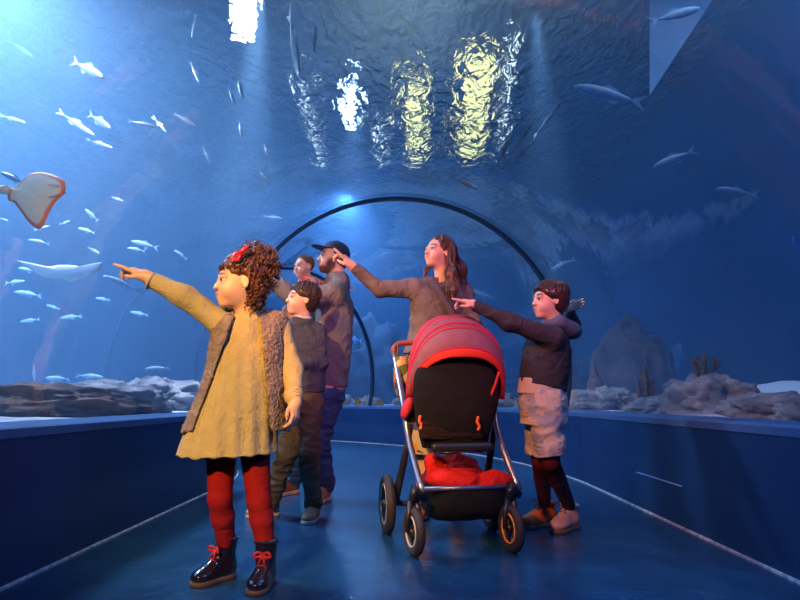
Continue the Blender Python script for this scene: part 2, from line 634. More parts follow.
class Field:
    def __init__(s):
        s.ops = []      # (fn, centre, reach, k, op, colour)
        s.paints = []

    def _add(s, fn, c, reach, k, op, col):
        s.ops.append((fn, V3(c), float(reach), float(k), op, col))
        return s

    def cone(s, a, b, ra, rb, k=0.02, op='u', col=None):
        A, B = V3(a), V3(b)
        d = B - A
        dd = float(d @ d) + 1e-12

        def fn(P):
            q = P - A
            t = np.clip((q @ d) / dd, 0, 1)
            e = q - t[..., None] * d
            return np.sqrt((e * e).sum(-1)) - (ra + (rb - ra) * t)
        return s._add(fn, (A + B) / 2, np.sqrt(dd) / 2 + max(ra, rb), k, op, col)

    def limb(s, pts, k=0.02, op='u', col=None):
        for (a, ra), (b, rb) in zip(pts[:-1], pts[1:]):
            s.cone(a, b, ra, rb, k, op, col)
        return s

    def ell(s, c, r, ax=None, k=0.02, op='u', col=None):
        """ax: 3 axis vectors (rows) for the three radii"""
        C0 = V3(c)
        r = np.array(r if hasattr(r, '__len__') else (r, r, r), dtype=np.float32)
        M = np.array([list(v) for v in ax], dtype=np.float32) if ax is not None else np.eye(3, dtype=np.float32)

        def fn(P):
            q = (P - C0) @ M.T
            k0 = np.sqrt(((q / r) ** 2).sum(-1))
            k1 = np.sqrt(((q / (r * r)) ** 2).sum(-1)) + 1e-9
            return k0 * (k0 - 1) / k1
        return s._add(fn, C0, float(r.max()), k, op, col)

    def ecap(s, a, b, ra, rb, side, k=0.03, op='u', col=None, p=2.0, hollow=None):
        """elliptic tapered column from a to b; ra, rb = (half width along side, half depth)"""
        A, B = V3(a), V3(b)
        d = B - A
        L = float(np.linalg.norm(d))
        d = d / L
        S = V3(side)
        S = S - d * (S @ d)
        S = S / np.linalg.norm(S)
        T = np.cross(d, S)

        def fn(P):
            q = P - A
            h = q @ d
            t = np.clip(h / L, 0, 1)
            rx = ra[0] + (rb[0] - ra[0]) * t
            ry = ra[1] + (rb[1] - ra[1]) * t
            u, v = np.abs(q @ S) / rx, np.abs(q @ T) / ry
            w = np.maximum(np.maximum(-h, h - L), 0)
            m = np.minimum(rx, ry)
            g = (u ** p + v ** p) ** (1 / p)
            rad = (g - 1) * m
            return np.where(w > 0, np.sqrt(np.maximum(rad, 0) ** 2 + w ** 2) + np.minimum(rad, 0) * (w <= 0), np.maximum(rad, -np.minimum(h + m, L - h + m)))
        return s._add(fn, (A + B) / 2, L / 2 + max(ra[0], ra[1], rb[0], rb[1]), k, op, col)

    def column(s, secs, side, k=0.03, op='u', col=None, p=2.2):
        """one smooth body: secs = [(centre, half width, half depth), ...] from one end to the other"""
        cs = np.array([list(c) for c, _, _ in secs], float)
        A, B = cs[0], cs[-1]
        d = (B - A) / np.linalg.norm(B - A)
        hs = (cs - A) @ d
        # dense smooth interpolation
        hh = np.linspace(hs[0], hs[-1], 60)
        tab = np.column_stack([cs - A - hs[:, None] * d, [q[1] for q in secs], [q[2] for q in secs]])
        pts = [np.concatenate([[hs[i]], tab[i]]) for i in range(len(secs))]
        Pp = [2 * pts[0] - pts[1]] + pts + [2 * pts[-1] - pts[-2]]
        out = []
        for i in range(1, len(Pp) - 2):
            for q in range(12):
                t = q / 12
                a, b, c, e = Pp[i - 1], Pp[i], Pp[i + 1], Pp[i + 2]
                out.append(0.5 * ((2 * b) + (c - a) * t + (2 * a - 5 * b + 4 * c - e) * t * t + (3 * b - a - 3 * c + e) * t ** 3))
        out.append(pts[-1])
        T = np.array(out)
        T = T[np.argsort(T[:, 0])]
        S = np.array(list(side), float)
        S = S - d * (S @ d)
        S /= np.linalg.norm(S)
        Tt = np.cross(d, S)
        L = hs[-1]
        A32, d32, S32, T32 = [x.astype(np.float32) for x in (A, d, S, Tt)]
        hk = T[:, 0]
        ou, ov, rx_, ry_ = T[:, 1:4] @ S, T[:, 1:4] @ Tt, np.maximum(T[:, 4], 1e-3), np.maximum(T[:, 5], 1e-3)

        def fn(P):
            q = P - A32
            h = q @ d32
            hc = np.clip(h, 0, L)
            rx, ry = np.interp(hc, hk, rx_), np.interp(hc, hk, ry_)
            u = np.abs(q @ S32 - np.interp(hc, hk, ou)) / rx
            v = np.abs(q @ T32 - np.interp(hc, hk, ov)) / ry
            m = np.minimum(rx, ry)
            rad = ((u ** p + v ** p) ** (1 / p) - 1) * m
            w = np.maximum(-h, h - L)
            return (np.minimum(np.maximum(rad, w), 0) + np.sqrt(np.maximum(rad, 0) ** 2 + np.maximum(w, 0) ** 2)).astype(np.float32)
        c0 = cs.mean(0)
        reach = max(np.linalg.norm(c - c0) + max(rx, ry) for (c, rx, ry) in [(np.array(list(a)), b, e) for a, b, e in secs])
        return s._add(fn, c0, reach, k, op, col)

    def box(s, c, half, ax=None, rnd=0.004, k=0.01, op='u', col=None):
        C0 = V3(c)
        h = np.array(half, dtype=np.float32) - rnd
        M = np.array([list(v) for v in ax], dtype=np.float32) if ax is not None else np.eye(3, dtype=np.float32)

        def fn(P):
            q = np.abs((P - C0) @ M.T) - h
            return np.sqrt((np.maximum(q, 0) ** 2).sum(-1)) + np.minimum(q.max(-1), 0) - rnd
        return s._add(fn, C0, float(np.linalg.norm(half)), k, op, col)

    def cut(s, p, n, k=0.004):
        """remove everything on the side n points to"""
        p_, n_ = V3(p), V3(Vector(n).normalized())

        def fn(P):
            return -((P - p_) @ n_)
        return s._add(fn, p, 1e6, k, 's', None)

    def func(s, fn, c, reach, k=0.01, op='u', col=None):
        return s._add(fn, c, reach, k, op, col)

    def paint(s, c, r, col, ax=None, soft=0.002):
        f = Field().ell(c, r, ax)
        s.paints.append((f.ops[0][0], col, soft))
        return s

    def merge(s, other):
        s.ops += other.ops
        s.paints += other.paints
        return s

    def mesh(s, name, vox, m, parent=None, base_col=(0.8, 0.5, 0.4), disp=None, n=12, loc_parent=True):
        pos = [o for o in s.ops if o[4] == 'u']
        lo = np.min([o[1] - o[2] for o in pos], axis=0) - 3 * vox
        hi = np.max([o[1] + o[2] for o in pos], axis=0) + 3 * vox
        bs = n * vox
        nb = np.ceil((hi - lo) / bs).astype(int) + 1
        g = np.stack(np.meshgrid(*[np.arange(k) for k in nb], indexing='ij'), -1).reshape(-1, 3)
        cen = (lo + (g + 0.5) * bs).astype(np.float32)
        diag = bs * 0.87
        D = np.full(len(cen), 9.0, np.float32)
        near = []
        for fn, c, reach, k, op, col in s.ops:
            dd = np.linalg.norm(cen - c, axis=1) - reach if reach < 1e5 else np.full(len(cen), -1.0)
            sel = dd < diag + k + 0.05
            val = np.full(len(cen), 9.0, np.float32)
            if sel.any():
                val[sel] = fn(cen[sel])
            near.append(val)
            if op == 'u':
                D = np.minimum(D, val)
        act = D < diag * 1.5 + 0.03
        # skip bricks fully inside (cheap test)
        act &= D > -(diag * 1.6 + 0.05) if not any(o[4] == 's' for o in s.ops) else act
        ids = np.nonzero(act)[0]
        gb = g[ids]
        org = (lo + gb * bs).astype(np.float32)
        m1 = n + 1
        ax = np.arange(m1, dtype=np.float32) * vox
        loc = np.stack(np.meshgrid(ax, ax, ax, indexing='ij'), -1).reshape(-1, 3)
        nbk = len(ids)
        DD = np.full((nbk, m1 ** 3), 9.0, np.float32)
        for (fn, c, reach, k, op, col), val in zip(s.ops, near):
            sel = np.nonzero(val[ids] < diag * 1.6 + k + 0.02)[0]
            for c0 in range(0, len(sel), 200):
                ss = sel[c0:c0 + 200]
                P = org[ss][:, None, :] + loc[None]
                b = fn(P).astype(np.float32)
                a = DD[ss]
                if op == 'u':
                    if k > 0:
                        h = np.maximum(k - np.abs(a - b), 0) / k
                        DD[ss] = np.minimum(a, b) - h * h * k * 0.25
                    else:
                        DD[ss] = np.minimum(a, b)
                else:
                    b = -b
                    h = np.maximum(k - np.abs(a - b), 0) / k if k > 0 else 0
                    DD[ss] = np.maximum(a, b) + h * h * k * 0.25
        DD = DD.reshape(nbk, m1, m1, m1)
        sg = DD < 0
        cs = sg[:, :-1, :-1, :-1].astype(np.int8)
        cnt = np.zeros_like(cs)
        for i in (0, 1):
            for j in (0, 1):
                for k in (0, 1):
                    cnt += sg[:, i:n + i, j:n + j, k:n + k]
        B, I, J, K = np.nonzero((cnt > 0) & (cnt < 8))
        if len(B) == 0:
            return mesh_obj(name, [], [], m, parent)
        acc = np.zeros((len(B), 3), np.float64)
        num = np.zeros(len(B))
        corners = [(i, j, k) for i in (0, 1) for j in (0, 1) for k in (0, 1)]
        cv = {q: DD[B, I + q[0], J + q[1], K + q[2]] for q in corners}
        for q in corners:
            for a_ in range(3):
                if q[a_] == 0:
                    q2 = list(q); q2[a_] = 1; q2 = tuple(q2)
                    a, b = cv[q], cv[q2]
                    cr = (a < 0) != (b < 0)
                    t = np.where(cr, a / np.where(cr, a - b, 1), 0)
                    p = np.array(q, float)[None].repeat(len(B), 0)
                    p[:, a_] += t
                    acc += p * cr[:, None]
                    num += cr
        acc /= num[:, None]
        verts = org[B].astype(np.float64) + (np.stack([I, J, K], 1) + acc) * vox
        grad = np.stack([sum((1 if q[a_] else -1) * cv[q] for q in corners) for a_ in range(3)], 1)
        grad /= np.linalg.norm(grad, axis=1)[:, None] + 1e-9
        gc = gb[B] * n + np.stack([I, J, K], 1) + 2
        dims = nb * n + 8

        def key(x):
            return (x[:, 0].astype(np.int64) * dims[1] + x[:, 1]) * dims[2] + x[:, 2]
        kk = key(gc)
        order = np.argsort(kk)
        ks = kk[order]
        quads = []
        for a_ in range(3):
            sl0 = [slice(None), slice(0, n), slice(0, n), slice(0, n)]
            sl1 = list(sl0)
            sl1[a_ + 1] = slice(1, n + 1)
            s0, s1 = sg[tuple(sl0)], sg[tuple(sl1)]
            eb, ei, ej, ek = np.nonzero(s0 != s1)
            flip = s0[eb, ei, ej, ek]
            base = gb[eb] * n + np.stack([ei, ej, ek], 1) + 2
            o1, o2 = [(1, 2), (2, 0), (0, 1)][a_]
            idx = []
            ok = np.ones(len(eb), bool)
            for d1, d2 in ((0, 0), (-1, 0), (-1, -1), (0, -1)):
                c_ = base.copy()
                c_[:, o1] += d1
                c_[:, o2] += d2
                kq = key(c_)
                ps = np.clip(np.searchsorted(ks, kq), 0, len(ks) - 1)
                ok &= ks[ps] == kq
                idx.append(order[ps])
            Q = np.stack(idx, 1)
            Q[~flip] = Q[~flip][:, ::-1]
            quads.append(Q[ok])
        Q = np.concatenate(quads)
        # drop loose duplicates
        if disp is not None:
            dv = disp(verts, grad)
            verts = verts + dv
        cols = None
        if s.paints or any(o[5] is not None for o in s.ops):
            vp = verts.astype(np.float32)
            cols = np.tile(np.array(base_col, np.float32), (len(verts), 1))
            best = np.full(len(verts), 1e3, np.float32)
            for fn, c, reach, k, op, col in s.ops:
                if op != 'u':
                    continue
                dd = fn(vp)
                w = dd < best
                best = np.where(w, dd, best)
                cols[w] = np.array(col if col is not None else base_col, np.float32)
            for fn, col, soft in s.paints:
                dd = fn(vp)
                w = np.clip(0.5 - dd / (2 * soft), 0, 1)[:, None]
                cols = cols * (1 - w) + np.array(col, np.float32) * w
        me = bpy.data.meshes.new(name)
        off = V3(parent_origin(parent)) if parent is not None else np.zeros(3)
        vv = (verts - off).astype(np.float32)
        me.vertices.add(len(vv))
        me.vertices.foreach_set('co', vv.ravel())
        me.loops.add(len(Q) * 4)
        me.loops.foreach_set('vertex_index', Q.astype(np.int32).ravel())
        me.polygons.add(len(Q))
        me.polygons.foreach_set('loop_start', np.arange(0, len(Q) * 4, 4, dtype=np.int32))
        me.polygons.foreach_set('loop_total', np.full(len(Q), 4, np.int32))
        me.update(calc_edges=True)
        me.validate()
        me.polygons.foreach_set('use_smooth', [True] * len(me.polygons))
        if cols is not None:
            at = me.color_attributes.new('Col', 'FLOAT_COLOR', 'POINT')
            at.data.foreach_set('color', np.concatenate([cols, np.ones((len(cols), 1), np.float32)], 1).ravel())
        me.materials.append(m)
        o = bpy.data.objects.new(name, me)
        COL.objects.link(o)
        if parent is not None:
            o.parent = parent
        return o


def fold_disp(amp, scale, stretch=(1, 1, 1), fine=0.0, fscale=60, seed=0.0):
    """cloth folds: ridged noise pushed along the normal"""
    st = np.array(stretch)

    def f(v, nrm):
        out = np.zeros(len(v))
        q = v * st * scale + seed
        for i in range(len(v)):
            a = mnoise.noise(Vector(q[i]))
            out[i] = (0.5 - abs(a)) * 2 * amp - amp * 0.6
        if fine:
            q2 = v * fscale + seed
            for i in range(len(v)):
                out[i] += mnoise.noise(Vector(q2[i])) * fine
        return nrm * out[:, None]
    return f


class Head:
    """local frame: F towards the face, L to its left, U up; unit = head height"""
    def __init__(s, c, fwd, up, H):
        s.c = Vector(c)
        s.F = Vector(fwd).normalized()
        s.L = Vector(up).cross(s.F).normalized()
        s.U = s.F.cross(s.L).normalized()
        s.H = H
        s.ax = [s.F, s.L, s.U]

    def p(s, f, l, u):
        return s.c + (s.F * f + s.L * l + s.U * u) * s.H

    def r(s, *a):
        return tuple(x * s.H for x in a)


BROWN_LIP = (0.58, 0.23, 0.18)


def head_field(F, h, child=True, brow=(0.05, 0.025, 0.015), lip=BROWN_LIP, skin=(0.72, 0.43, 0.30), nose=1.0, ears=True, smile=0.0):
    k = h.H
    F.ell(h.p(-0.08, 0, 0.13), h.r(0.40, 0.335, 0.345), h.ax, k=0.1 * k)
    F.ell(h.p(0.08, 0, -0.12), h.r(0.275, 0.265 if child else 0.245, 0.34), h.ax, k=0.12 * k)
    F.ell(h.p(0.245, 0, -0.385), h.r(0.085, 0.10, 0.075), h.ax, k=0.10 * k)
    for sd in (-1, 1):
        F.ell(h.p(0.20, sd * 0.145, -0.16), h.r(0.125, 0.11, 0.13), h.ax, k=0.08 * k)
        F.ell(h.p(0.285, sd * 0.12, 0.115), h.r(0.06, 0.12, 0.045), h.ax, k=0.06 * k)
    F.ell(h.p(0.27, 0, -0.26), h.r(0.10, 0.12, 0.10), h.ax, k=0.06 * k)
    for sd in (-1, 1):
        F.ell(h.p(0.415, sd * 0.142, 0.02), h.r(0.09, 0.085, 0.06), h.ax, k=0.06 * k, op='s')
        # lids
        F.ell(h.p(0.278, sd * 0.142, 0.062), h.r(0.066, 0.090, 0.034), h.ax, k=0.02 * k)
        F.ell(h.p(0.270, sd * 0.142, -0.040), h.r(0.066, 0.088, 0.028), h.ax, k=0.02 * k)
    n = nose
    F.cone(h.p(0.315, 0, 0.06), h.p(0.340 + 0.050 * n, 0, -0.075), 0.032 * k, 0.050 * k, k=0.06 * k)
    F.ell(h.p(0.345 + 0.052 * n, 0, -0.085), h.r(0.068, 0.064, 0.056), h.ax, k=0.03 * k)
    for sd in (-1, 1):
        F.ell(h.p(0.385, sd * 0.052, -0.115), h.r(0.045, 0.032, 0.032), h.ax, k=0.025 * k)
    F.ell(h.p(0.358, 0, -0.215), h.r(0.040, 0.080, 0.024), h.ax, k=0.02 * k, col=lip)
    F.ell(h.p(0.350, 0, -0.258), h.r(0.040, 0.066, 0.026), h.ax, k=0.02 * k, col=lip)
    F.ell(h.p(0.415, 0, -0.236), h.r(0.045, 0.085, 0.006 + 0.012 * smile), h.ax, k=0.012 * k, op='s')
    if ears:
        for sd in (-1, 1):
            e = [(h.F * 0.9 - h.L * 0.45 * sd).normalized(), (h.L * 0.9 + h.F * 0.45 * sd).normalized(), h.U]
            F.ell(h.p(-0.055, sd * 0.335, -0.035), h.r(0.065, 0.028, 0.105), [e[0], e[1], e[2]], k=0.03 * k, col=skin)
            F.ell(h.p(-0.045, sd * 0.365, -0.02), h.r(0.035, 0.02, 0.06), [e[0], e[1], e[2]], k=0.02 * k, op='s')
    for sd in (-1, 1):
        tl = [h.F, (h.L - h.U * 0.10 * sd).normalized(), (h.U + h.L * 0.10 * sd).normalized()]
        F.paint(h.p(0.33, sd * 0.150, 0.128), h.r(0.10, 0.102, 0.024), brow, tl, soft=0.003)
        F.paint(h.p(0.34, sd * 0.145, 0.036), h.r(0.06, 0.094, 0.015), (0.03, 0.015, 0.012), h.ax, soft=0.002)
    return F


M_eye = mat('eye', (1, 1, 1), 0.15, attr='Col')


def add_eyes(h, parent, look=(1, 0, 0.1), iris=(0.05, 0.022, 0.012)):
    for sd in (-1, 1):
        c = h.p(0.272, sd * 0.142, 0.008)
        r = 0.070 * h.H
        bm = bmesh.new()
        bmesh.ops.create_icosphere(bm, subdivisions=4, radius=r)
        bm.verts.index_update()
        d = (h.F * look[0] + h.L * look[1] + h.U * look[2]).normalized()
        vs = [c + v.co for v in bm.verts]
        cs = []
        for v in bm.verts:
            a = v.co.normalized().dot(d)
            cs.append((0.01, 0.01, 0.01) if a > 0.965 else (iris if a > 0.76 else (0.50, 0.46, 0.44)))
        o = mesh_obj('eye', vs, [[v.index for v in f.verts] for f in bm.faces], M_eye, parent)
        bm.free()
        at = o.data.color_attributes.new('Col', 'FLOAT_COLOR', 'POINT')
        for i, q in enumerate(cs):
            at.data[i].color = (*q, 1)


def yoke(F, nk, s1, s2, r, k=0.05):
    n0 = Vector(nk) + Vector((0, 0, -0.005))
    for s_ in (Vector(s1), Vector(s2)):
        F.cone(n0, s_, r * 1.05, r, k=k)
    return F


def hand_field(F, wrist, fwd, nrm, size, side=1, curl=(0.0, 1.5, 1.6, 1.7), thumb=0.6, spread=0.06, col=None):
    """wrist point, direction of the fingers, normal out of the BACK of the hand, length of the hand;
    side: +1 thumb lies towards fwd x nrm, -1 the other way. curl per finger index..little"""
    f = Vector(fwd).normalized()
    nb = Vector(nrm)
    nb = (nb - f * nb.dot(f)).normalized()
    t = f.cross(nb).normalized() * side        # towards the thumb
    L = size
    w0 = Vector(wrist)
    ax = [f, t, nb]
    F.cone(w0 - f * L * 0.15, w0 + f * L * 0.10, L * 0.155, L * 0.16, k=0.02, col=col)
    F.ell(w0 + f * L * 0.27, (L * 0.28, L * 0.215, L * 0.105), ax, k=L * 0.10, col=col)
    F.ell(w0 + f * L * 0.18 + t * L * 0.12 - nb * L * 0.05, (L * 0.17, L * 0.09, L * 0.085), ax, k=L * 0.08, col=col)
    lens = (0.43, 0.47, 0.44, 0.34)
    for i in range(4):
        o = 0.155 - i * 0.105
        b = w0 + f * L * (0.45 + (0.02, 0.035, 0.02, -0.015)[i]) + t * L * o
        d = (f + t * (1.2 - i) * spread).normalized()
        c = curl[i]
        ll = lens[i] * L
        seg = (0.46, 0.30, 0.24)
        bend = (0.45 * c, 0.75 * c, 0.45 * c)
        rad = [L * 0.060, L * 0.054, L * 0.049, L * 0.041]
        ang = 0.0
        p = b
        for q in range(3):
            ang += bend[q]
            dd = d * math.cos(ang) - nb * math.sin(ang)
            p2 = p + dd * ll * seg[q]
            F.cone(p, p2, rad[q], rad[q + 1], k=L * 0.022, col=col)
            p = p2
    tb = w0 + f * L * 0.12 + t * L * 0.14 - nb * L * 0.03
    d1 = (f * 0.75 + t * (0.75 - 0.35 * thumb) - nb * 0.35 * thumb).normalized()
    p1 = tb + d1 * L * 0.20
    d2 = (f * 0.9 + t * (0.35 - 0.6 * thumb) - nb * 0.5 * thumb).normalized()
    p2 = p1 + d2 * L * 0.15
    d3 = (f * 0.9 + t * (0.2 - 0.9 * thumb) - nb * 0.4 * thumb).normalized()
    p3 = p2 + d3 * L * 0.12
    F.limb([(tb, L * 0.08), (p1, L * 0.062), (p2, L * 0.057), (p3, L * 0.044)], k=L * 0.03, col=col)
    return F


def locks(h, MBo, n, t_end, r0=0.05, taper=0.25, lift=1.03, jit=0.06, wave=0.0, az=(0, 2 * math.pi), crown=(0.0, 0.0), rad=(0.425, 0.365, 0.375),
          cen=(-0.08, 0, 0.13), seg=9, seed=1, part=None, flat=0.6):
    rnd = random.Random(seed)
    c0 = cen
    for i in range(n):
        ph = az[0] + (az[1] - az[0]) * (i + rnd.random()) / n
        te = t_end(ph) * (1 + rnd.uniform(-jit, jit))
        sw = rnd.uniform(-0.25, 0.25)
        lf = lift * (1 + rnd.uniform(-0.02, 0.045))
        t0 = rnd.uniform(0.05, 0.5) if te > 0.9 else 0.05
        pts = []
        for q in range(seg):
            s_ = q / (seg - 1)
            t = t0 + (te - t0) * s_
            a = ph + sw * (s_ - 0.3) + wave * math.sin(s_ * 7 + i)
            rr = math.sin(min(t, 1.62)) if t < 1.62 else 1.0 - 0.30 * (t - 1.62)
            uu = math.cos(t) if t < 1.62 else -(t - 1.57) * 1.0
            pts.append(h.p(c0[0] + crown[0] * (1 - s_) + math.cos(a) * rr * rad[0] * lf, c0[1] + crown[1] * (1 - s_) + math.sin(a) * rr * rad[1] * lf, c0[2] + uu * rad[2] * lf))
        rs = [h.H * r0 * (0.55 + 0.45 * math.sin(math.pi * min(1, s_ * 1.4 + 0.15))) * (1 - (1 - taper) * max(0, (s_ - 0.6) / 0.4)) for s_ in [q / (seg - 1) for q in range(seg)]]
        MBo.tube(pts, rs, 6, True, flat)
    return MBo


def append_mesh(o, mbo):
    """add the collected shapes to an existing one-mesh part"""
    off = parent_origin(o.parent) if o.parent else Vector()
    bm = bmesh.new()
    bm.from_mesh(o.data)
    vs = [bm.verts.new(v - off) for v in mbo.v]
    for f in mbo.f:
        try:
            q = bm.faces.new([vs[i] for i in f])
            q.smooth = True
        except ValueError:
            pass
    bm.to_mesh(o.data)
    bm.free()


def shoe(parent, heel, toe_dir, length, m_up, m_sole, m_lace=None, shaft=None, width=0.38, height=0.42, name='shoe', pitch=0.0, vox=0.003, collar=None, lace_cols=None, bow=False):
    """heel: point on the floor under the heel; shaft: top point of the boot and its radius"""
    f = Vector(toe_dir); f.z = 0; f.normalize()
    u = Vector((0, 0, 1))
    if pitch:
        lift = f.cross(u)
        rot = Matrix.Rotation(pitch, 3, f.cross(u))
        f, u = rot @ f, rot @ u
    l = u.cross(f)
    ax = [f, l, u]
    L = length
    base = Vector(heel)
    w = L * width / 2
    hgt = L * height
    st = L * 0.085
    up = Field()
    c = lambda a, b, z: base + f * L * a + l * L * b + u * (L * z)
    up.ell(c(0.78, 0, 0.16), (L * 0.22, w * 0.98, L * 0.14), ax, k=0.02)
    up.ell(c(0.52, 0, 0.18), (L * 0.28, w * 0.86, L * 0.18), ax, k=0.03)
    up.ell(c(0.18, 0, 0.20), (L * 0.19, w * 0.80, L * 0.22), ax, k=0.03)
    top, tr = shaft if shaft else (c(0.2, 0, height), w * 0.75)
    up.cone(c(0.24, 0, 0.25), top, w * 0.80, tr, k=0.03)
    up.cone(c(0.62, 0, 0.24), c(0.33, 0, min(0.5, height)), w * 0.45, w * 0.6, k=0.03)
    axis = (Vector(top) - c(0.24, 0, 0.25)).normalized()
    up.cut(Vector(top) + axis * 0.004, axis, k=0.003)
    up.cut(c(0, 0, 0.05), -u, k=0.002)
    root = up.mesh(name, vox, m_up, parent)
    so = Field()
    so.ell(c(0.72, 0, 0.04), (L * 0.29, w * 1.06, st * 2.2), ax, k=0.015)
    so.ell(c(0.22, 0, 0.04), (L * 0.235, w * 0.92, st * 2.2), ax, k=0.02)
    so.cone(c(0.2, 0, 0.05), c(0.75, 0, 0.05), w * 0.8, w * 0.9, k=0.02)
    so.cut(c(0, 0, 0.095), u, k=0.003)
    so.cut(c(0, 0, 0.001), -u, k=0.003)
    sole = so.mesh('sole', vox, m_sole, root_as_parent(root))
    if m_lace:
        lb = MB()
        nl = 4 if height > 0.35 else 3
        for i in range(nl):
            s_ = i / (nl - 1)
            a = c(0.66 - 0.30 * s_, 0, 0.32 + (min(height, 0.62) - 0.30) * s_ * 0.9)
            nn = (f * (0.45 + 0.5 * s_) + u * (0.9 - 0.5 * s_)).normalized()
            p = [a + l * w * q * 0.5 + nn * (w * 0.10 - w * 0.22 * q * q + 0.10 * w) for q in (-1, -0.5, 0, 0.5, 1)]
            lb.tube(p, 0.0028, 6)
        a = c(0.44, 0, min(height, 0.6) + 0.02)
        for sd in (-1, 1):
            lp = [a + f * L * 0.03, a + f * L * 0.09 + l * sd * w * 0.5 + u * 0.01, a + f * L * 0.10 + l * sd * w * 0.85 - u * 0.005, a + f * L * 0.06 + l * sd * w * 0.4 - u * 0.008, a + f * L * 0.03]
            lb.tube(smooth_curve(lp, 3), 0.005 if bow else 0.0028, 6)
            lb.tube([a + f * L * 0.04, a + f * L * 0.13 + l * sd * w * 0.3 - u * 0.03], 0.004 if bow else 0.0026, 6)
        lb.build('lace', m_lace, root)
    if collar:
        cm, cr = collar
        cb = MB()
        t_ = Vector(top)
        cb.torus(t_ - axis * 0.004, axis, tr * 0.98, cr, 28, 8)
        cb.build('collar', cm, root)
    return root


def root_as_parent(o):
    return o


M_skin = mat('skin', (0.72, 0.43, 0.30), 0.48, attr='Col', sss=0.08, bump=0.04, bscale=220)
SKIN = (0.72, 0.43, 0.30)


# ================================================================ GIRL in front
def lerp(a, b, t):
    return Vector(a) * (1 - t) + Vector(b) * t


M_dress = mat('mustard beige linen', (0.44, 0.36, 0.18), 0.85, col2=(0.50, 0.41, 0.21), scale=14, bump=0.35, bscale=130, wrinkle=0.35)
M_fur = mat('grey brown fleece', (0.26, 0.19, 0.17), 0.95, col2=(0.38, 0.29, 0.25), scale=26, bump=1.0, bscale=110)
M_lining = mat('beige knit sleeve', (0.55, 0.42, 0.26), 0.9, bump=0.4, bscale=160)
M_tights = mat('red tights', (0.30, 0.010, 0.012), 0.8, bump=0.2, bscale=300)
M_patent = mat('black patent leather', (0.010, 0.006, 0.012), 0.10, coat=1.0, bump=0.25, bscale=30)
M_soleb = mat('dark brown rubber', (0.10, 0.065, 0.05), 0.6)
M_redlace = mat('red lace', (0.45, 0.01, 0.02), 0.6)
M_curl = mat('brown curly hair', (0.045, 0.016, 0.007), 0.42, col2=(0.13, 0.05, 0.018), scale=30)
M_clip = mat('red hair clip', (0.75, 0.01, 0.03), 0.35)


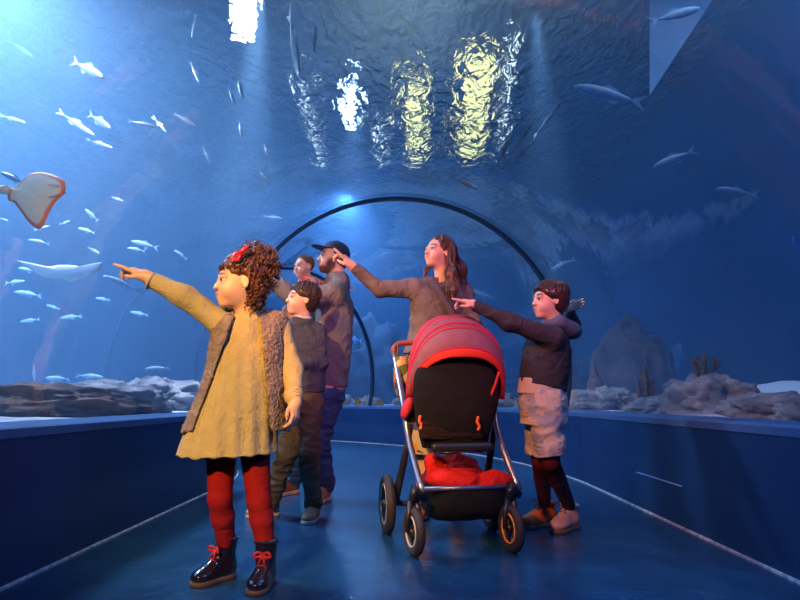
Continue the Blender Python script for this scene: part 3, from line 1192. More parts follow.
def girl():
    y0 = 2.2
    P = lambda x, y, d=0.0: W(x, y, y0 + d)
    f1, f2 = Wz(219, 582, 0), Wz(262, 588, 0)
    base = (f1 + f2) / 2
    root = empty('person', (base.x, base.y, 0), 'person in mustard dress, fleece waistcoat, red tights and curly hair with red clip, pointing left', 'person')
    h = Head(P(238.5, 283, -0.02), (-0.88, -0.46, -0.02), (0.06, 0, 1), 0.22)
    B = Field()
    neckb = P(247, 322, 0.02)
    chest, waist, hip = P(247, 345, 0.03), P(243, 385, 0.02), P(240, 425, 0.02)
    shR, shL = P(219, 322, 0.0), P(279, 327, 0.07)
    elR, wrR = P(184, 296, -0.04), P(147, 277, -0.07)
    elL, wrL = P(292, 371, 0.06), P(295, 402, -0.04)
    B.cone(h.p(-0.12, 0, -0.25), neckb, 0.040, 0.043, k=0.03)
    head_field(B, h, brow=(0.12, 0.05, 0.025), nose=0.2, skin=SKIN)
    side = shL - shR
    B.ecap(neckb - Vector((0, 0, 0.05)), waist, (0.085, 0.065), (0.09, 0.075), side, k=0.05)
    B.ecap(waist, hip, (0.09, 0.075), (0.105, 0.085), side, k=0.05)
    B.limb([(shR, 0.040), (elR, 0.031), (wrR, 0.022)], k=0.03)
    B.limb([(shL, 0.040), (elL, 0.031), (wrL, 0.022)], k=0.03)
    a1 = f1 - Vector((-0.60, -0.75, 0)).normalized() * 0.185 * 0.10 + Vector((0, 0.035, 0.10))
    a2 = f2 - Vector((-0.05, -1, 0)).normalized() * 0.185 * 0.10 + Vector((0, 0.035, 0.10))
    k1, k2 = P(220, 498, 0.02), P(259, 500, 0.03)
    hp1, hp2 = P(222, 428, 0.02), P(253, 430, 0.03)
    for hp, kn, an in ((hp1, k1, a1), (hp2, k2, a2)):
        B.limb([(hp, 0.060), (kn, 0.040), (lerp(kn, an, 0.35), 0.039), (an, 0.028)], k=0.006)
    hd = (P(110, 259, -0.10) - wrR).normalized()
    nb = Vector((0.25, -0.35, 1)).normalized()
    hand_field(B, wrR, hd, nb, 0.135, side=1 if hd.cross(nb).y < 0 else -1, curl=(0.08, 1.35, 1.55, 1.6), thumb=0.9, spread=0.05)
    hd2 = Vector((0.10, -0.25, -1)).normalized()
    nb2 = Vector((1, -0.45, 0)).normalized()
    hand_field(B, wrL, hd2, nb2, 0.125, side=1 if hd2.cross(nb2).y < 0 else -1, curl=(0.9, 1.1, 1.2, 1.3), thumb=0.7, spread=0.04)
    B.mesh('body', 0.003, M_skin, root, SKIN)
    add_eyes(h, root, (1, 0.1, 0.05))
    # tights: follow the legs
    T = Field()
    for hp, kn, an in ((hp1, k1, a1), (hp2, k2, a2)):
        T.limb([(hp, 0.063), (kn, 0.0445), (lerp(kn, an, 0.35), 0.043), (an, 0.031)], k=0.012)
    T.mesh('tights', 0.005, M_tights, root, disp=fold_disp(0.0015, 25, (1, 1, 3)))
    # dress
    D = Field()
    top = neckb + Vector((0, 0, -0.012))
    h1, h2 = P(226, 456, 0.0), P(226, 456, 0.0)
    hem = P(228, 450, 0.02)
    dsec = [(P(247, 322, 0.03), 0.085, 0.062), (P(246, 337, 0.03), 0.112, 0.085), (P(243, 380, 0.02), 0.128, 0.102), (P(233, 430, 0.02), 0.170, 0.135), (P(229, 458, 0.02), 0.190, 0.150)]
    D.column(dsec, side, k=0.03)
    D.limb([(shR, 0.050), (elR, 0.042), (P(152, 280, -0.06), 0.034)], k=0.03)
    D.limb([(shL, 0.048), (elL, 0.041), (P(294, 399, -0.03), 0.032)], k=0.03)
    D.cone(top - Vector((0, 0, 0.03)), lerp(shR, shL, 0.5) + Vector((0, 0, 0.0)), 0.055, 0.07, k=0.05)
    D.cone(top + Vector((0, 0, 0.008)), top - Vector((0, 0, 0.03)), 0.046, 0.055, k=0.02)
    hz = Vector((0.03, 0, -1)).normalized()
    D.cut(P(228, 455, 0.0), hz, k=0.004)
    D.column([(P(236, 420, 0.02), 0.150, 0.115), (P(233, 430, 0.02), 0.162, 0.127), (P(229, 458, 0.02), 0.181, 0.141), (P(228, 470, 0.02), 0.188, 0.148)], side, k=0.003, op='s')
    D.cone(neckb + Vector((0, 0, 0.10)), neckb + Vector((0, 0, -0.004)), 0.043, 0.040, k=0.003, op='s')
    D.cut(P(150, 282, -0.07), hd, k=0.003)
    tp = wrR

    def fd(v, nrm):
        out = np.zeros(len(v))
        cx, cy = hem.x, hem.y
        for i in range(len(v)):
            x, y, z = v[i]
            a = math.atan2(y - cy, x - cx)
            w = max(0.0, min(1.0, (0.98 - z) / 0.4)) if x > -1.02 else 0
            out[i] = 0.005 * w * math.sin(a * 15 + 1.5 * mnoise.noise(Vector((a, z * 3, 0)))) * (0.6 + 0.6 * mnoise.noise(Vector((x * 6, y * 6, 1))))
            out[i] += 0.0035 * mnoise.noise(Vector((x * 22, y * 22, z * 16)))
        return nrm * out[:, None]
    D.mesh('dress', 0.004, M_dress, root, disp=fd)
    # cuffs
    c = MB()
    c.torus(P(151, 281, -0.065), hd, 0.031, 0.006, 24, 8)
    c.build('cuff', M_lining, root)
    c = MB()
    ax2 = (wrL - elL).normalized()
    for q in (0.0, 0.012, 0.024):
        c.torus(P(294, 399, -0.03) - ax2 * q, ax2, 0.029 + q * 0.15, 0.007, 24, 8)
    c.build('cuff', M_lining, root)
    # open fleece waistcoat
    Vt = Field()
    vo = [(P(247, 318, 0.03), 0.105, 0.085), (P(247, 334, 0.03), 0.138, 0.110), (P(243, 380, 0.03), 0.152, 0.128), (P(236, 430, 0.03), 0.200, 0.160), (P(234, 446, 0.03), 0.206, 0.166)]
    vo = [(c_ + Vector((0.008, 0, 0)), a_ + 0.005, b_) for c_, a_, b_ in vo]
    vi = [(c_, a_ - 0.014, b_ - 0.013) for c_, a_, b_ in vo]
    Vt.column(vo, side, k=0.03)
    Vt.cone(P(219, 319, 0.02), P(247, 322, 0.05), 0.050, 0.055, k=0.04)
    Vt.cone(P(275, 323, 0.06), P(247, 322, 0.05), 0.052, 0.055, k=0.04)
    Vt.column(vi + [(P(232, 460, 0.03), 0.198, 0.16)], side, k=0.003, op='s')
    Vt.cone(P(247, 335, 0.03), P(247, 316, 0.03), 0.095, 0.042, k=0.003, op='s')
    # front opening between two leaning edges
    eye = V3(EYE)
    lt, lb_ = P(236, 318), P(193, 440)
    rt, rb_ = P(260, 320), P(271, 440)
    vn = Vector((0.25, -1, 0)).normalized()
    nl = (lb_ - lt).cross(vn).normalized()
    nr = (rb_ - rt).cross(vn).normalized()
    mid = (lt + rb_) / 2
    if (mid - lt).dot(nl) < 0: nl = -nl
    if (mid - rt).dot(nr) < 0: nr = -nr
    A1, N1, A2, N2, A3, N3 = V3(lt), V3(nl), V3(rt), V3(nr), V3(P(247, 345, 0.03)), V3(vn)

    def wedge(Pp):
        return np.maximum(np.maximum(-((Pp - A1) @ N1), -((Pp - A2) @ N2)), -((Pp - A3) @ N3))
    Vt.func(wedge, mid, 0.6, k=0.012, op='s')
    # armholes
    Vt.cone(shR + Vector((0.02, 0, 0.0)), elR, 0.049, 0.060, k=0.004, op='s')
    Vt.cone(shL - Vector((0.015, 0, -0.004)), elL, 0.049, 0.046, k=0.004, op='s')
    # rounded lower edge
    hc = P(238, 434, 0.0)
    A4 = V3(hc)

    def hemf(Pp):
        q = Pp - A4
        return q[..., 2] + 0.012 * np.cos(q[..., 0] * 22)
    Vt.func(lambda Pp: hemf(Pp), hc, 0.6, k=0.008, op='s')
    Vt.mesh('waistcoat', 0.004, M_fur, root, disp=fold_disp(0.006, 9, (1, 1, 0.6), fine=0.004, fscale=90, seed=3))
    # boots
    for f_, dr, kn, an in ((f1, (-0.60, -0.75, 0), k1, a1), (f2, (-0.05, -1, 0), k2, a2)):
        L = 0.185
        d = Vector(dr).normalized()
        b = shoe(root, f_ - d * L * 0.30 + Vector((0, 0.035, 0)), dr, L, M_patent, M_soleb, M_redlace,
                 shaft=(lerp(an, kn, 0.10) + Vector((0, 0, 0.035)), 0.043), name='boot', width=0.42, height=0.62, bow=True,
                 collar=(M_patent, 0.006))
    # hair: cap plus curls
    Hf = Field()
    Hf.ell(h.p(-0.11, 0, 0.20), h.r(0.44, 0.40, 0.40), h.ax, k=0.02)
    Hf.ell(h.p(-0.30, 0, 0.30), h.r(0.34, 0.33, 0.34), h.ax, k=0.03)
    Hf.ell(h.p(-0.30, 0, -0.15), h.r(0.22, 0.30, 0.30), h.ax, k=0.05)
    Hf.ell(h.p(0.46, 0, -0.16), h.r(0.42, 0.45, 0.42), h.ax, k=0.03, op='s')
    for sd in (-1, 1):
        Hf.ell(h.p(-0.02, sd * 0.38, -0.04), h.r(0.11, 0.12, 0.13), h.ax, k=0.02, op='s')
        Hf.ell(h.p(0.16, sd * 0.36, -0.14), h.r(0.20, 0.16, 0.22), h.ax, k=0.02, op='s')
    hair = Hf.mesh('hair', 0.004, M_curl, root, disp=fold_disp(0.006, 30, fine=0.004, fscale=80))
    cb = MB()
    rnd = random.Random(5)

    def curl(p, d, n_turn, rad, ln, r):
        d = Vector(d).normalized()
        a = d.orthogonal().normalized()
        b = d.cross(a)
        ph = rnd.random() * 6.28
        pts = []
        N = int(n_turn * 7)
        for i in range(N + 1):
            t = i / N
            th = ph + t * n_turn * 2 * math.pi
            rr = rad * (0.55 + 0.45 * math.sin(math.pi * min(1, t + 0.2)))
            pts.append(Vector(p) + d * ln * t + (a * math.cos(th) + b * math.sin(th)) * rr)
        cb.tube(pts, [r * (1 - 0.6 * i / N) for i in range(N + 1)], 5)
    for i in range(430):     # crown, sides and the loose bunch behind
        reg = rnd.random()
        if reg < 0.42:
            ph, th = rnd.uniform(-2.9, 2.9), rnd.uniform(0.1, 1.25)
            if abs(ph) < 0.5 and th > 0.9: th = 0.85
            p = h.p(-0.11 + 0.43 * math.cos(ph) * math.sin(th), 0.40 * math.sin(ph) * math.sin(th), 0.20 + 0.40 * math.cos(th))
            dd = (p - h.p(-0.1, 0, 0.0)).normalized() * 0.3 + h.U * -0.5 - h.F * 0.3
            curl(p, dd, rnd.uniform(1.5, 2.5), rnd.uniform(0.006, 0.010), rnd.uniform(0.025, 0.045), 0.0038)
        elif reg < 0.78:
            ph, th = rnd.uniform(0, 6.28), math.acos(rnd.uniform(-1, 1))
            v = Vector((math.cos(ph) * math.sin(th), math.sin(ph) * math.sin(th), math.cos(th)))
            p = h.p(-0.30 + 0.37 * v.x, 0.38 * v.y, 0.29 + 0.40 * v.z)
            curl(p, (h.F * v.x + h.L * v.y + h.U * (v.z - 0.5)), rnd.uniform(1.5, 3), rnd.uniform(0.007, 0.012), rnd.uniform(0.022, 0.042), 0.0034)
        else:
            p = h.p(rnd.uniform(-0.50, -0.12), rnd.uniform(-0.36, 0.36), rnd.uniform(-0.35, 0.0))
            curl(p, (rnd.uniform(-.3, .3), rnd.uniform(-.3, .3), -1), rnd.uniform(2, 3), rnd.uniform(0.007, 0.011), rnd.uniform(0.04, 0.075), 0.0036)
    for i in range(26):      # hairline
        ph = rnd.uniform(-1.25, 1.25)
        p = h.p(-0.08 + 0.42 * math.cos(ph), 0.345 * math.sin(ph), 0.27 + 0.08 * rnd.random() - 0.05 * abs(ph))
        curl(p, (-h.U * 0.6 + h.L * math.sin(ph) - h.F * 0.2), 1.5, 0.006, 0.028, 0.0032)
    append_mesh(hair, cb)
    cl = MB()
    cc = P(236.5, 257, -0.115)
    c_ax = Vector((-0.2, -1, 0.15)).normalized()
    cl.torus(cc, c_ax, 0.0135, 0.0055, 24, 8)
    cl.tube([cc + Vector((0.008, 0, 0.010)), cc + Vector((0.028, 0, 0.030)), cc + Vector((0.040, 0.01, 0.044))], [0.007, 0.008, 0.005], 8)
    cl.build('hair_clip', M_clip, root)
    er = MB().ball(h.p(-0.02, 0.36, -0.16), 0.0035, 2)
    er.build('earring', mat('pale stud', (0.8, 0.8, 0.75), 0.2), root)


girl()


# ================================================================ materials for the others
M_navy = mat('navy knit', (0.045, 0.055, 0.085), 0.9, col2=(0.06, 0.07, 0.105), scale=30, bump=0.3, bscale=200, wrinkle=0.55)
M_shirt = mat('pale shirt collar', (0.42, 0.45, 0.52), 0.8)
M_olive = mat('olive cotton trousers', (0.075, 0.062, 0.042), 0.85, col2=(0.095, 0.08, 0.055), scale=9, bump=0.25, bscale=120, wrinkle=0.55)
M_tan = mat('tan suede', (0.42, 0.25, 0.16), 0.8, col2=(0.34, 0.2, 0.13), scale=18, bump=0.2, bscale=120)
M_brownshoe = mat('brown leather', (0.20, 0.075, 0.035), 0.5, bump=0.15, bscale=80)
M_white_sole = mat('pale rubber', (0.42, 0.36, 0.32), 0.6)
M_darklace = mat('dark lace', (0.03, 0.02, 0.02), 0.7)
M_greysw = mat('grey jersey', (0.17, 0.165, 0.17), 0.9, col2=(0.20, 0.19, 0.195), scale=8, bump=0.2, bscale=160, wrinkle=0.55)
M_jeans = mat('blue jeans', (0.035, 0.080, 0.18), 0.85, col2=(0.05, 0.11, 0.23), scale=12, bump=0.25, bscale=200, wrinkle=0.55)
M_cap = mat('navy cap', (0.012, 0.028, 0.075), 0.75, bump=0.2, bscale=120)
M_babysuit = mat('cream suit with red dots', (0.62, 0.48, 0.40), 0.85, col2=(0.62, 0.03, 0.05), scale=38, lo=0.60, hi=0.63, detail=0)
M_taupe = mat('taupe jacket', (0.12, 0.105, 0.115), 0.85, col2=(0.15, 0.13, 0.14), scale=10, bump=0.2, bscale=160, wrinkle=0.55)
M_strap = mat('dark grey strap', (0.045, 0.038, 0.045), 0.6)
M_longhair = mat('long brown hair', (0.042, 0.018, 0.010), 0.38, col2=(0.13, 0.055, 0.028), scale=12, stretch=(5, 5, 0.6))
M_kidhair = mat('dark brown hair', (0.020, 0.011, 0.008), 0.36, col2=(0.045, 0.022, 0.014), scale=20)
M_bowl = mat('glossy brown hair', (0.028, 0.013, 0.009), 0.30, col2=(0.070, 0.030, 0.018), scale=20)
M_babyhair = mat('fine brown hair', (0.16, 0.075, 0.04), 0.5, col2=(0.11, 0.05, 0.03), scale=30)
M_hoodie = mat('charcoal hooded sweater', (0.034, 0.036, 0.046), 0.92, col2=(0.046, 0.047, 0.058), scale=16, bump=0.3, bscale=180, wrinkle=0.55)
M_shorts = mat('pale patterned shorts', (0.62, 0.53, 0.43), 0.85, col2=(0.36, 0.38, 0.45), scale=11, lo=0.5, hi=0.56, bump=0.2, bscale=90, detail=3, wrinkle=0.55)
M_maroon = mat('maroon tights', (0.085, 0.008, 0.012), 0.8, bump=0.2, bscale=300)
M_orange = mat('orange suede', (0.42, 0.085, 0.018), 0.75, bump=0.2, bscale=120)
M_pinkboot = mat('pink beige leather', (0.52, 0.33, 0.29), 0.55, col2=(0.42, 0.24, 0.20), scale=12, bump=0.2, bscale=60)


def floral():
    m = mat('floral fabric', (0.20, 0.16, 0.10), 0.85)
    nt = m.node_tree
    b = nt.nodes['Principled BSDF']
    tc = nt.nodes.new('ShaderNodeTexCoord')
    v = nt.nodes.new('ShaderNodeTexVoronoi')
    v.inputs['Scale'].default_value = 26
    r = nt.nodes.new('ShaderNodeValToRGB')
    r.color_ramp.interpolation = 'CONSTANT'
    cols = [(0, (0.40, 0.33, 0.18)), (0.25, (0.10, 0.13, 0.05)), (0.45, (0.55, 0.20, 0.04)), (0.6, (0.06, 0.07, 0.16)), (0.8, (0.45, 0.40, 0.28))]
    for i, (p, c) in enumerate(cols):
        e = r.color_ramp.elements[i] if i < 2 else r.color_ramp.elements.new(p)
        e.position = p
        e.color = (*c, 1)
    sp = nt.nodes.new('ShaderNodeSeparateColor')
    nt.links.new(tc.outputs['Object'], v.inputs['Vector'])
    nt.links.new(v.outputs['Color'], sp.inputs[0])
    nt.links.new(sp.outputs[0], r.inputs[0])
    nt.links.new(r.outputs[0], b.inputs['Base Color'])
    return m


M_floral = floral()


def torso_side(a, b):
    v = Vector(b) - Vector(a)
    return v.normalized()


def thumb_side(f, nb, want):
    return 1 if f.cross(nb).dot(Vector(want)) > 0 else -1


# ================================================================ BOY in navy behind the girl
def boy_navy():
    y0 = 3.3
    P = lambda x, y, d=0.0: W(x, y, y0 + d)
    f1, f2 = Wz(312, 521, 0), Wz(268, 517, 0)
    base = (f1 + f2) / 2
    root = empty('person', (base.x, base.y, 0), 'person with short dark hair, navy jumper and olive trousers, behind the curly haired child', 'person')
    h = Head(P(301, 300), (-0.86, -0.48, 0.10), (0.05, 0, 1), 0.205)
    B = Field()
    nk = P(302, 321, 0.02)
    B.cone(h.p(-0.12, 0, -0.25), nk, 0.040, 0.043, k=0.03)
    head_field(B, h, brow=(0.05, 0.02, 0.012), nose=0.6)
    s1, s2 = P(286, 333, -0.04), P(317, 332, 0.06)
    side = torso_side(s1, s2)
    tor = [(P(302, 330, 0.02), 0.070, 0.055), (P(303, 345, 0.02), 0.112, 0.080), (P(304, 370, 0.02), 0.112, 0.082), (P(304, 398, 0.02), 0.110, 0.088)]
    B.column(tor, side)
    e2, w2 = P(321, 364, 0.02), P(300, 365, -0.10)
    e1, w1 = P(281, 365, -0.02), P(284, 392, -0.10)
    for a, b, c in ((s2, e2, w2), (s1, e1, w1)):
        B.limb([(a, 0.040), (b, 0.031), (c, 0.022)], k=0.01)
    a1, a2 = f1 + Vector((0.0, 0.03, 0.09)), f2 + Vector((0.02, 0.0, 0.09))
    k1, k2 = P(309, 452, -0.02), P(287, 452, 0.0)
    p1, p2 = P(311, 402, 0.0), P(295, 402, 0.03)
    for hp, kn, an in ((p1, k1, a1), (p2, k2, a2)):
        B.limb([(hp, 0.062), (kn, 0.042), (an, 0.030)], k=0.01)
    d2, n2 = (w2 - e2).normalized(), Vector((0, -0.5, 1))
    hand_field(B, w2, Vector((-0.9, -0.4, -0.1)), Vector((0.1, -0.6, 0.8)), 0.13, side=-1, curl=(0.8, 1.0, 1.1, 1.2))
    hand_field(B, w1, Vector((0.05, -0.1, -1)), Vector((-1, -0.3, 0)), 0.13, side=1, curl=(0.6, 0.8, 0.9, 1.0))
    B.mesh('body', 0.0034, M_skin, root, SKIN)
    add_eyes(h, root, (1, 0.1, 0.15))
    S = Field()
    yoke(S, nk, s1, s2, 0.045)
    S.column([(c, a + 0.014, b + 0.014) for c, a, b in tor[:3]] + [(P(304, 393, 0.02), 0.128, 0.102)], side)
    S.limb([(s2, 0.050), (e2, 0.043), (lerp(e2, w2, 0.93), 0.031)], k=0.02)
    S.limb([(s1, 0.050), (e1, 0.043), (lerp(e1, w1, 0.93), 0.031)], k=0.02)
    S.cone(nk + Vector((0, 0, 0.10)), nk, 0.045, 0.045, k=0.003, op='s')
    S.mesh('jumper', 0.005, M_navy, root, disp=fold_disp(0.006, 9, (1, 1, 1.6), seed=9))
    c = MB()
    nd = (h.p(-0.12, 0, -0.25) - nk).normalized()
    c.torus(nk + nd * 0.022, nd, 0.046, 0.013, 28, 8)
    c.build('collar', M_shirt, root)
    T = Field()
    T.column([(P(304, 386, 0.02), 0.112, 0.088), (P(303, 405, 0.02), 0.118, 0.092), (P(302, 414, 0.02), 0.10, 0.08)], side)
    for hp, kn, an in ((p1, k1, a1), (p2, k2, a2)):
        T.limb([(hp, 0.074), (kn, 0.062), (an + Vector((0, 0, 0.0)), 0.052)], k=0.012)
    T.mesh('trousers', 0.006, M_olive, root, disp=fold_disp(0.010, 9, (1, 1, 2.2), seed=4))
    L = 0.20
    for f_, dr, m in ((f1, (-0.12, -1, 0), M_tan), (f2, (-0.85, -0.5, 0), M_tan)):
        d = Vector(dr).normalized()
        shoe(root, f_ - d * L * 0.30 + Vector((0, 0.03, 0)), dr, L, m, M_white_sole, M_darklace,
             shaft=(f_ - d * L * 0.06 + Vector((0, 0.03, 0.085)), 0.040), name='shoe', height=0.40)
    Hf = Field()
    Hf.ell(h.p(-0.10, 0, 0.18), h.r(0.44, 0.39, 0.385), h.ax, k=0.02)
    Hf.ell(h.p(-0.26, 0, -0.10), h.r(0.25, 0.31, 0.24), h.ax, k=0.05)
    Hf.ell(h.p(0.48, 0, -0.17), h.r(0.42, 0.40, 0.40), h.ax, k=0.03, op='s')
    for sd in (-1, 1):
        Hf.ell(h.p(0.10, sd * 0.40, -0.16), h.r(0.26, 0.16, 0.20), h.ax, k=0.02, op='s')
    hair = Hf.mesh('hair', 0.004, M_kidhair, root, disp=fold_disp(0.004, 40))
    lk = MB()

    def te(ph):
        c_ = math.cos(ph)
        return 1.24 + 0.12 * math.sin(ph * 9) if c_ > 0.72 else (1.55 if c_ > 0.1 else 2.15)
    locks(h, lk, 190, te, r0=0.034, rad=(0.44, 0.385, 0.385), cen=(-0.10, 0, 0.19), lift=1.02, seed=3, crown=(-0.05, 0))
    append_mesh(hair, lk)
    return root


# ================================================================ MAN in a cap and the baby he carries
def man():
    y0 = 3.85
    P = lambda x, y, d=0.0: W(x, y, y0 + d)
    f1, f2 = Wz(323, 501, 0), Wz(290, 494, 0)
    base = (f1 + f2) / 2
    root = empty('person', (base.x, base.y, 0), 'bearded person in navy cap, grey top and jeans, holding a baby and pointing left', 'person')
    h = Head(P(332, 259), (-0.93, -0.34, 0.10), (0.06, 0, 1), 0.235)
    B = Field()
    nk = P(338, 281, 0.0)
    B.cone(h.p(-0.14, 0, -0.22), nk, 0.056, 0.062, k=0.03)
    head_field(B, h, child=False, brow=(0.03, 0.015, 0.01), nose=1.0, lip=(0.40, 0.15, 0.12), smile=0.6)
    beard = (0.10, 0.05, 0.035)
    B.paint(h.p(0.16, 0, -0.38), h.r(0.26, 0.30, 0.14), beard, h.ax, soft=0.010)
    for sd in (-1, 1):
        B.paint(h.p(0.06, sd * 0.26, -0.24), h.r(0.15, 0.10, 0.20), beard, h.ax, soft=0.010)
    B.paint(h.p(0.40, 0, -0.175), h.r(0.06, 0.10, 0.018), beard, h.ax, soft=0.004)
    sN, sF = P(333, 295, -0.17), P(339, 294, 0.20)
    side = torso_side(sN, sF)
    tor = [(P(337, 293, 0.0), 0.10, 0.075), (P(335, 306, 0.0), 0.175, 0.110), (P(332, 340, 0.0), 0.175, 0.120), (P(329, 375, 0.0), 0.160, 0.115), (P(327, 392, 0.0), 0.165, 0.12)]
    B.column(tor, side)
    eN, wN = P(300, 300, -0.28), P(276, 284, -0.30)
    eF, wF = P(318, 332, 0.26), P(300, 318, 0.10)
    for a, b, c in ((sN, eN, wN), (sF, eF, wF)):
        B.limb([(a, 0.058), (b, 0.046), (c, 0.030)], k=0.012)
    a1, a2 = f1 + Vector((0.02, 0.03, 0.10)), f2 + Vector((0.02, 0.03, 0.10))
    k1, k2 = P(319, 445, -0.04), P(304, 442, 0.10)
    p1, p2 = P(328, 396, -0.07), P(322, 396, 0.10)
    for hp, kn, an in ((p1, k1, a1), (p2, k2, a2)):
        B.limb([(hp, 0.082), (kn, 0.060), (an, 0.042)], k=0.012)
    hd = Vector((-0.85, -0.10, 0.55)).normalized()
    hand_field(B, wN, hd, Vector((0.5, -0.3, 0.8)), 0.18, side=thumb_side(hd, Vector((0.5, -0.3, 0.8)), (0, -1, 0.3)), curl=(0.1, 1.3, 1.5, 1.6))
    hand_field(B, wF, Vector((-0.8, -0.5, 0.3)), Vector((-0.5, 0.8, -0.3)), 0.18, side=1, curl=(0.6, 0.7, 0.7, 0.8))
    B.mesh('body', 0.0042, M_skin, root, SKIN)
    add_eyes(h, root, (1, 0.1, 0.1))
    S = Field()
    yoke(S, nk, sN, sF, 0.068, k=0.07)
    S.column([(c, a + 0.016, b + 0.016) for c, a, b in tor[:4]] + [(P(328, 386, 0.0), 0.172, 0.128)], side)
    S.limb([(sN, 0.080), (eN, 0.074), (lerp(eN, wN, 0.95), 0.050)], k=0.03)
    S.limb([(sF, 0.072), (eF, 0.060), (lerp(eF, wF, 0.95), 0.042)], k=0.03)
    S.cone(nk + Vector((0, 0, 0.12)), nk + Vector((0, 0, 0.004)), 0.063, 0.063, k=0.003, op='s')
    S.mesh('jersey', 0.006, M_greysw, root, disp=fold_disp(0.012, 6, (1.2, 1.2, 1.5), seed=11))
    c = MB()
    c.torus(nk + Vector((-0.002, 0, 0.006)), (h.p(-0.14, 0, -0.22) - nk), 0.066, 0.010, 28, 8)
    c.build('collar', M_greysw, root)
    T = Field()
    T.column([(P(328, 380, 0.0), 0.155, 0.112), (P(327, 398, 0.0), 0.168, 0.122), (P(326, 410, 0.02), 0.13, 0.10)], side)
    for hp, kn, an in ((p1, k1, a1), (p2, k2, a2)):
        T.limb([(hp, 0.094), (kn, 0.076), (an, 0.060)], k=0.012)
    T.mesh('jeans', 0.007, M_jeans, root, disp=fold_disp(0.010, 8, (1, 1, 2.4), seed=6))
    L = 0.27
    for f_, dr, m in ((f1, (-0.25, -0.95, 0), M_tan), (f2, (-0.55, -0.8, 0), M_brownshoe)):
        d = Vector(dr).normalized()
        shoe(root, f_ - d * L * 0.28 + Vector((0, 0.02, 0)), dr, L, m, M_white_sole, M_darklace,
             shaft=(f_ - d * L * 0.04 + Vector((0, 0.02, 0.095)), 0.052), name='shoe', height=0.36, vox=0.004)
    # short hair under the cap
    Hf = Field()
    Hf.ell(h.p(-0.12, 0, 0.12), h.r(0.395, 0.35, 0.34), h.ax, k=0.02)
    Hf.ell(h.p(-0.28, 0, -0.08), h.r(0.20, 0.27, 0.20), h.ax, k=0.04)
    Hf.ell(h.p(0.35, 0, -0.20), h.r(0.42, 0.45, 0.44), h.ax, k=0.02, op='s')
    for sd in (-1, 1):
        Hf.ell(h.p(0.0, sd * 0.42, -0.10), h.r(0.16, 0.14, 0.18), h.ax, k=0.02, op='s')
    Hf.mesh('hair', 0.004, M_kidhair, root)
    Cf = Field()
    ux = (h.U * 0.97 - h.F * 0.22).normalized()
    Cf.ell(h.p(-0.09, 0, 0.20), h.r(0.445, 0.385, 0.37), h.ax, k=0.02)
    Cf.cut(h.p(-0.09, 0, 0.19), -ux, k=0.004)
    Cf.ell(h.p(-0.09, 0, 0.14), h.r(0.41, 0.35, 0.37), h.ax, k=0.003, op='s')
    cp = Cf.mesh('cap', 0.0035, M_cap, root)
    br = Field()
    br.ell(h.p(0.38, 0, 0.275), h.r(0.30, 0.27, 0.030), [(h.F * 0.99 + h.U * 0.12).normalized(), h.L, (h.U * 0.99 - h.F * 0.12).normalized()], k=0.01)
    br.ell(h.p(-0.09, 0, 0.20), h.r(0.41, 0.36, 0.5), h.ax, k=0.003, op='s')
    br.mesh('brim', 0.003, M_cap, cp)
    MB().ball(h.p(-0.09, 0, 0.57), 0.008, 2).build('button', M_cap, cp)

    # ---- the baby
    bb = empty('person', tuple(P(308, 318, 0.06)), 'baby with fine brown hair in a cream and red suit, carried on an arm', 'baby')
    b = Head(P(303.5, 267, -0.06), (-0.72, -0.68, -0.06), (0.05, 0, 1), 0.165)
    B = Field()
    n2 = P(307, 279, -0.03)
    B.cone(b.p(-0.10, 0, -0.25), n2, 0.032, 0.036, k=0.02)
    head_field(B, b, brow=(0.30, 0.15, 0.08), nose=0.25, lip=(0.6, 0.22, 0.18))
    for sd in (-1, 1):
        B.ell(b.p(0.20, sd * 0.18, -0.18), b.r(0.15, 0.13, 0.15), b.ax, k=0.01)
    bt = [(P(308, 280.5, -0.02), 0.052, 0.042), (P(311, 297, 0.0), 0.085, 0.068), (P(312, 318, 0.04), 0.080, 0.070), (P(312, 328, 0.05), 0.06, 0.05)]
    sd_ = Vector((0.7, -0.7, 0))
    B.column(bt, sd_)
    sR, eR, wR = P(317, 284, 0.03), P(333, 289, 0.17), P(347, 288, 0.10)
    sL, eL, wL = P(300, 287, -0.07), P(298, 303, -0.09), P(302, 311, -0.13)
    B.limb([(sR, 0.028), (eR, 0.023), (wR, 0.016)], k=0.01)
    B.limb([(sL, 0.028), (eL, 0.023), (wL, 0.016)], k=0.01)
    hand_field(B, wR, Vector((1, -0.2, 0.05)), Vector((0.1, -0.4, 1)), 0.07, side=1, curl=(0.6, 0.7, 0.8, 0.8))
    hand_field(B, wL, Vector((0.2, -0.6, -0.8)), Vector((0, -1, 0.5)), 0.07, side=1, curl=(0.8, 0.9, 1.0, 1.0))
    hipa, hipb = P(308, 323, 0.0), P(316, 323, 0.08)
    kna, knb = P(300, 335, -0.10), P(322, 338, 0.15)
    fa, fb = P(305, 352, -0.06), P(318, 355, 0.14)
    B.limb([(hipa, 0.042), (kna, 0.034), (fa, 0.022)], k=0.01)
    B.limb([(hipb, 0.042), (knb, 0.034), (fb, 0.022)], k=0.01)
    B.mesh('body', 0.0026, M_skin, bb, SKIN)
    add_eyes(b, bb, (1, 0.1, -0.1))
    S = Field()
    yoke(S, P(307, 280, -0.02), sR, sL, 0.034)
    S.column([(c, a + 0.010, q + 0.010) for c, a, q in bt], sd_)
    S.limb([(sR, 0.036), (eR, 0.030), (lerp(eR, wR, 0.9), 0.023)], k=0.015)
    S.limb([(sL, 0.036), (eL, 0.030), (lerp(eL, wL, 0.9), 0.023)], k=0.015)
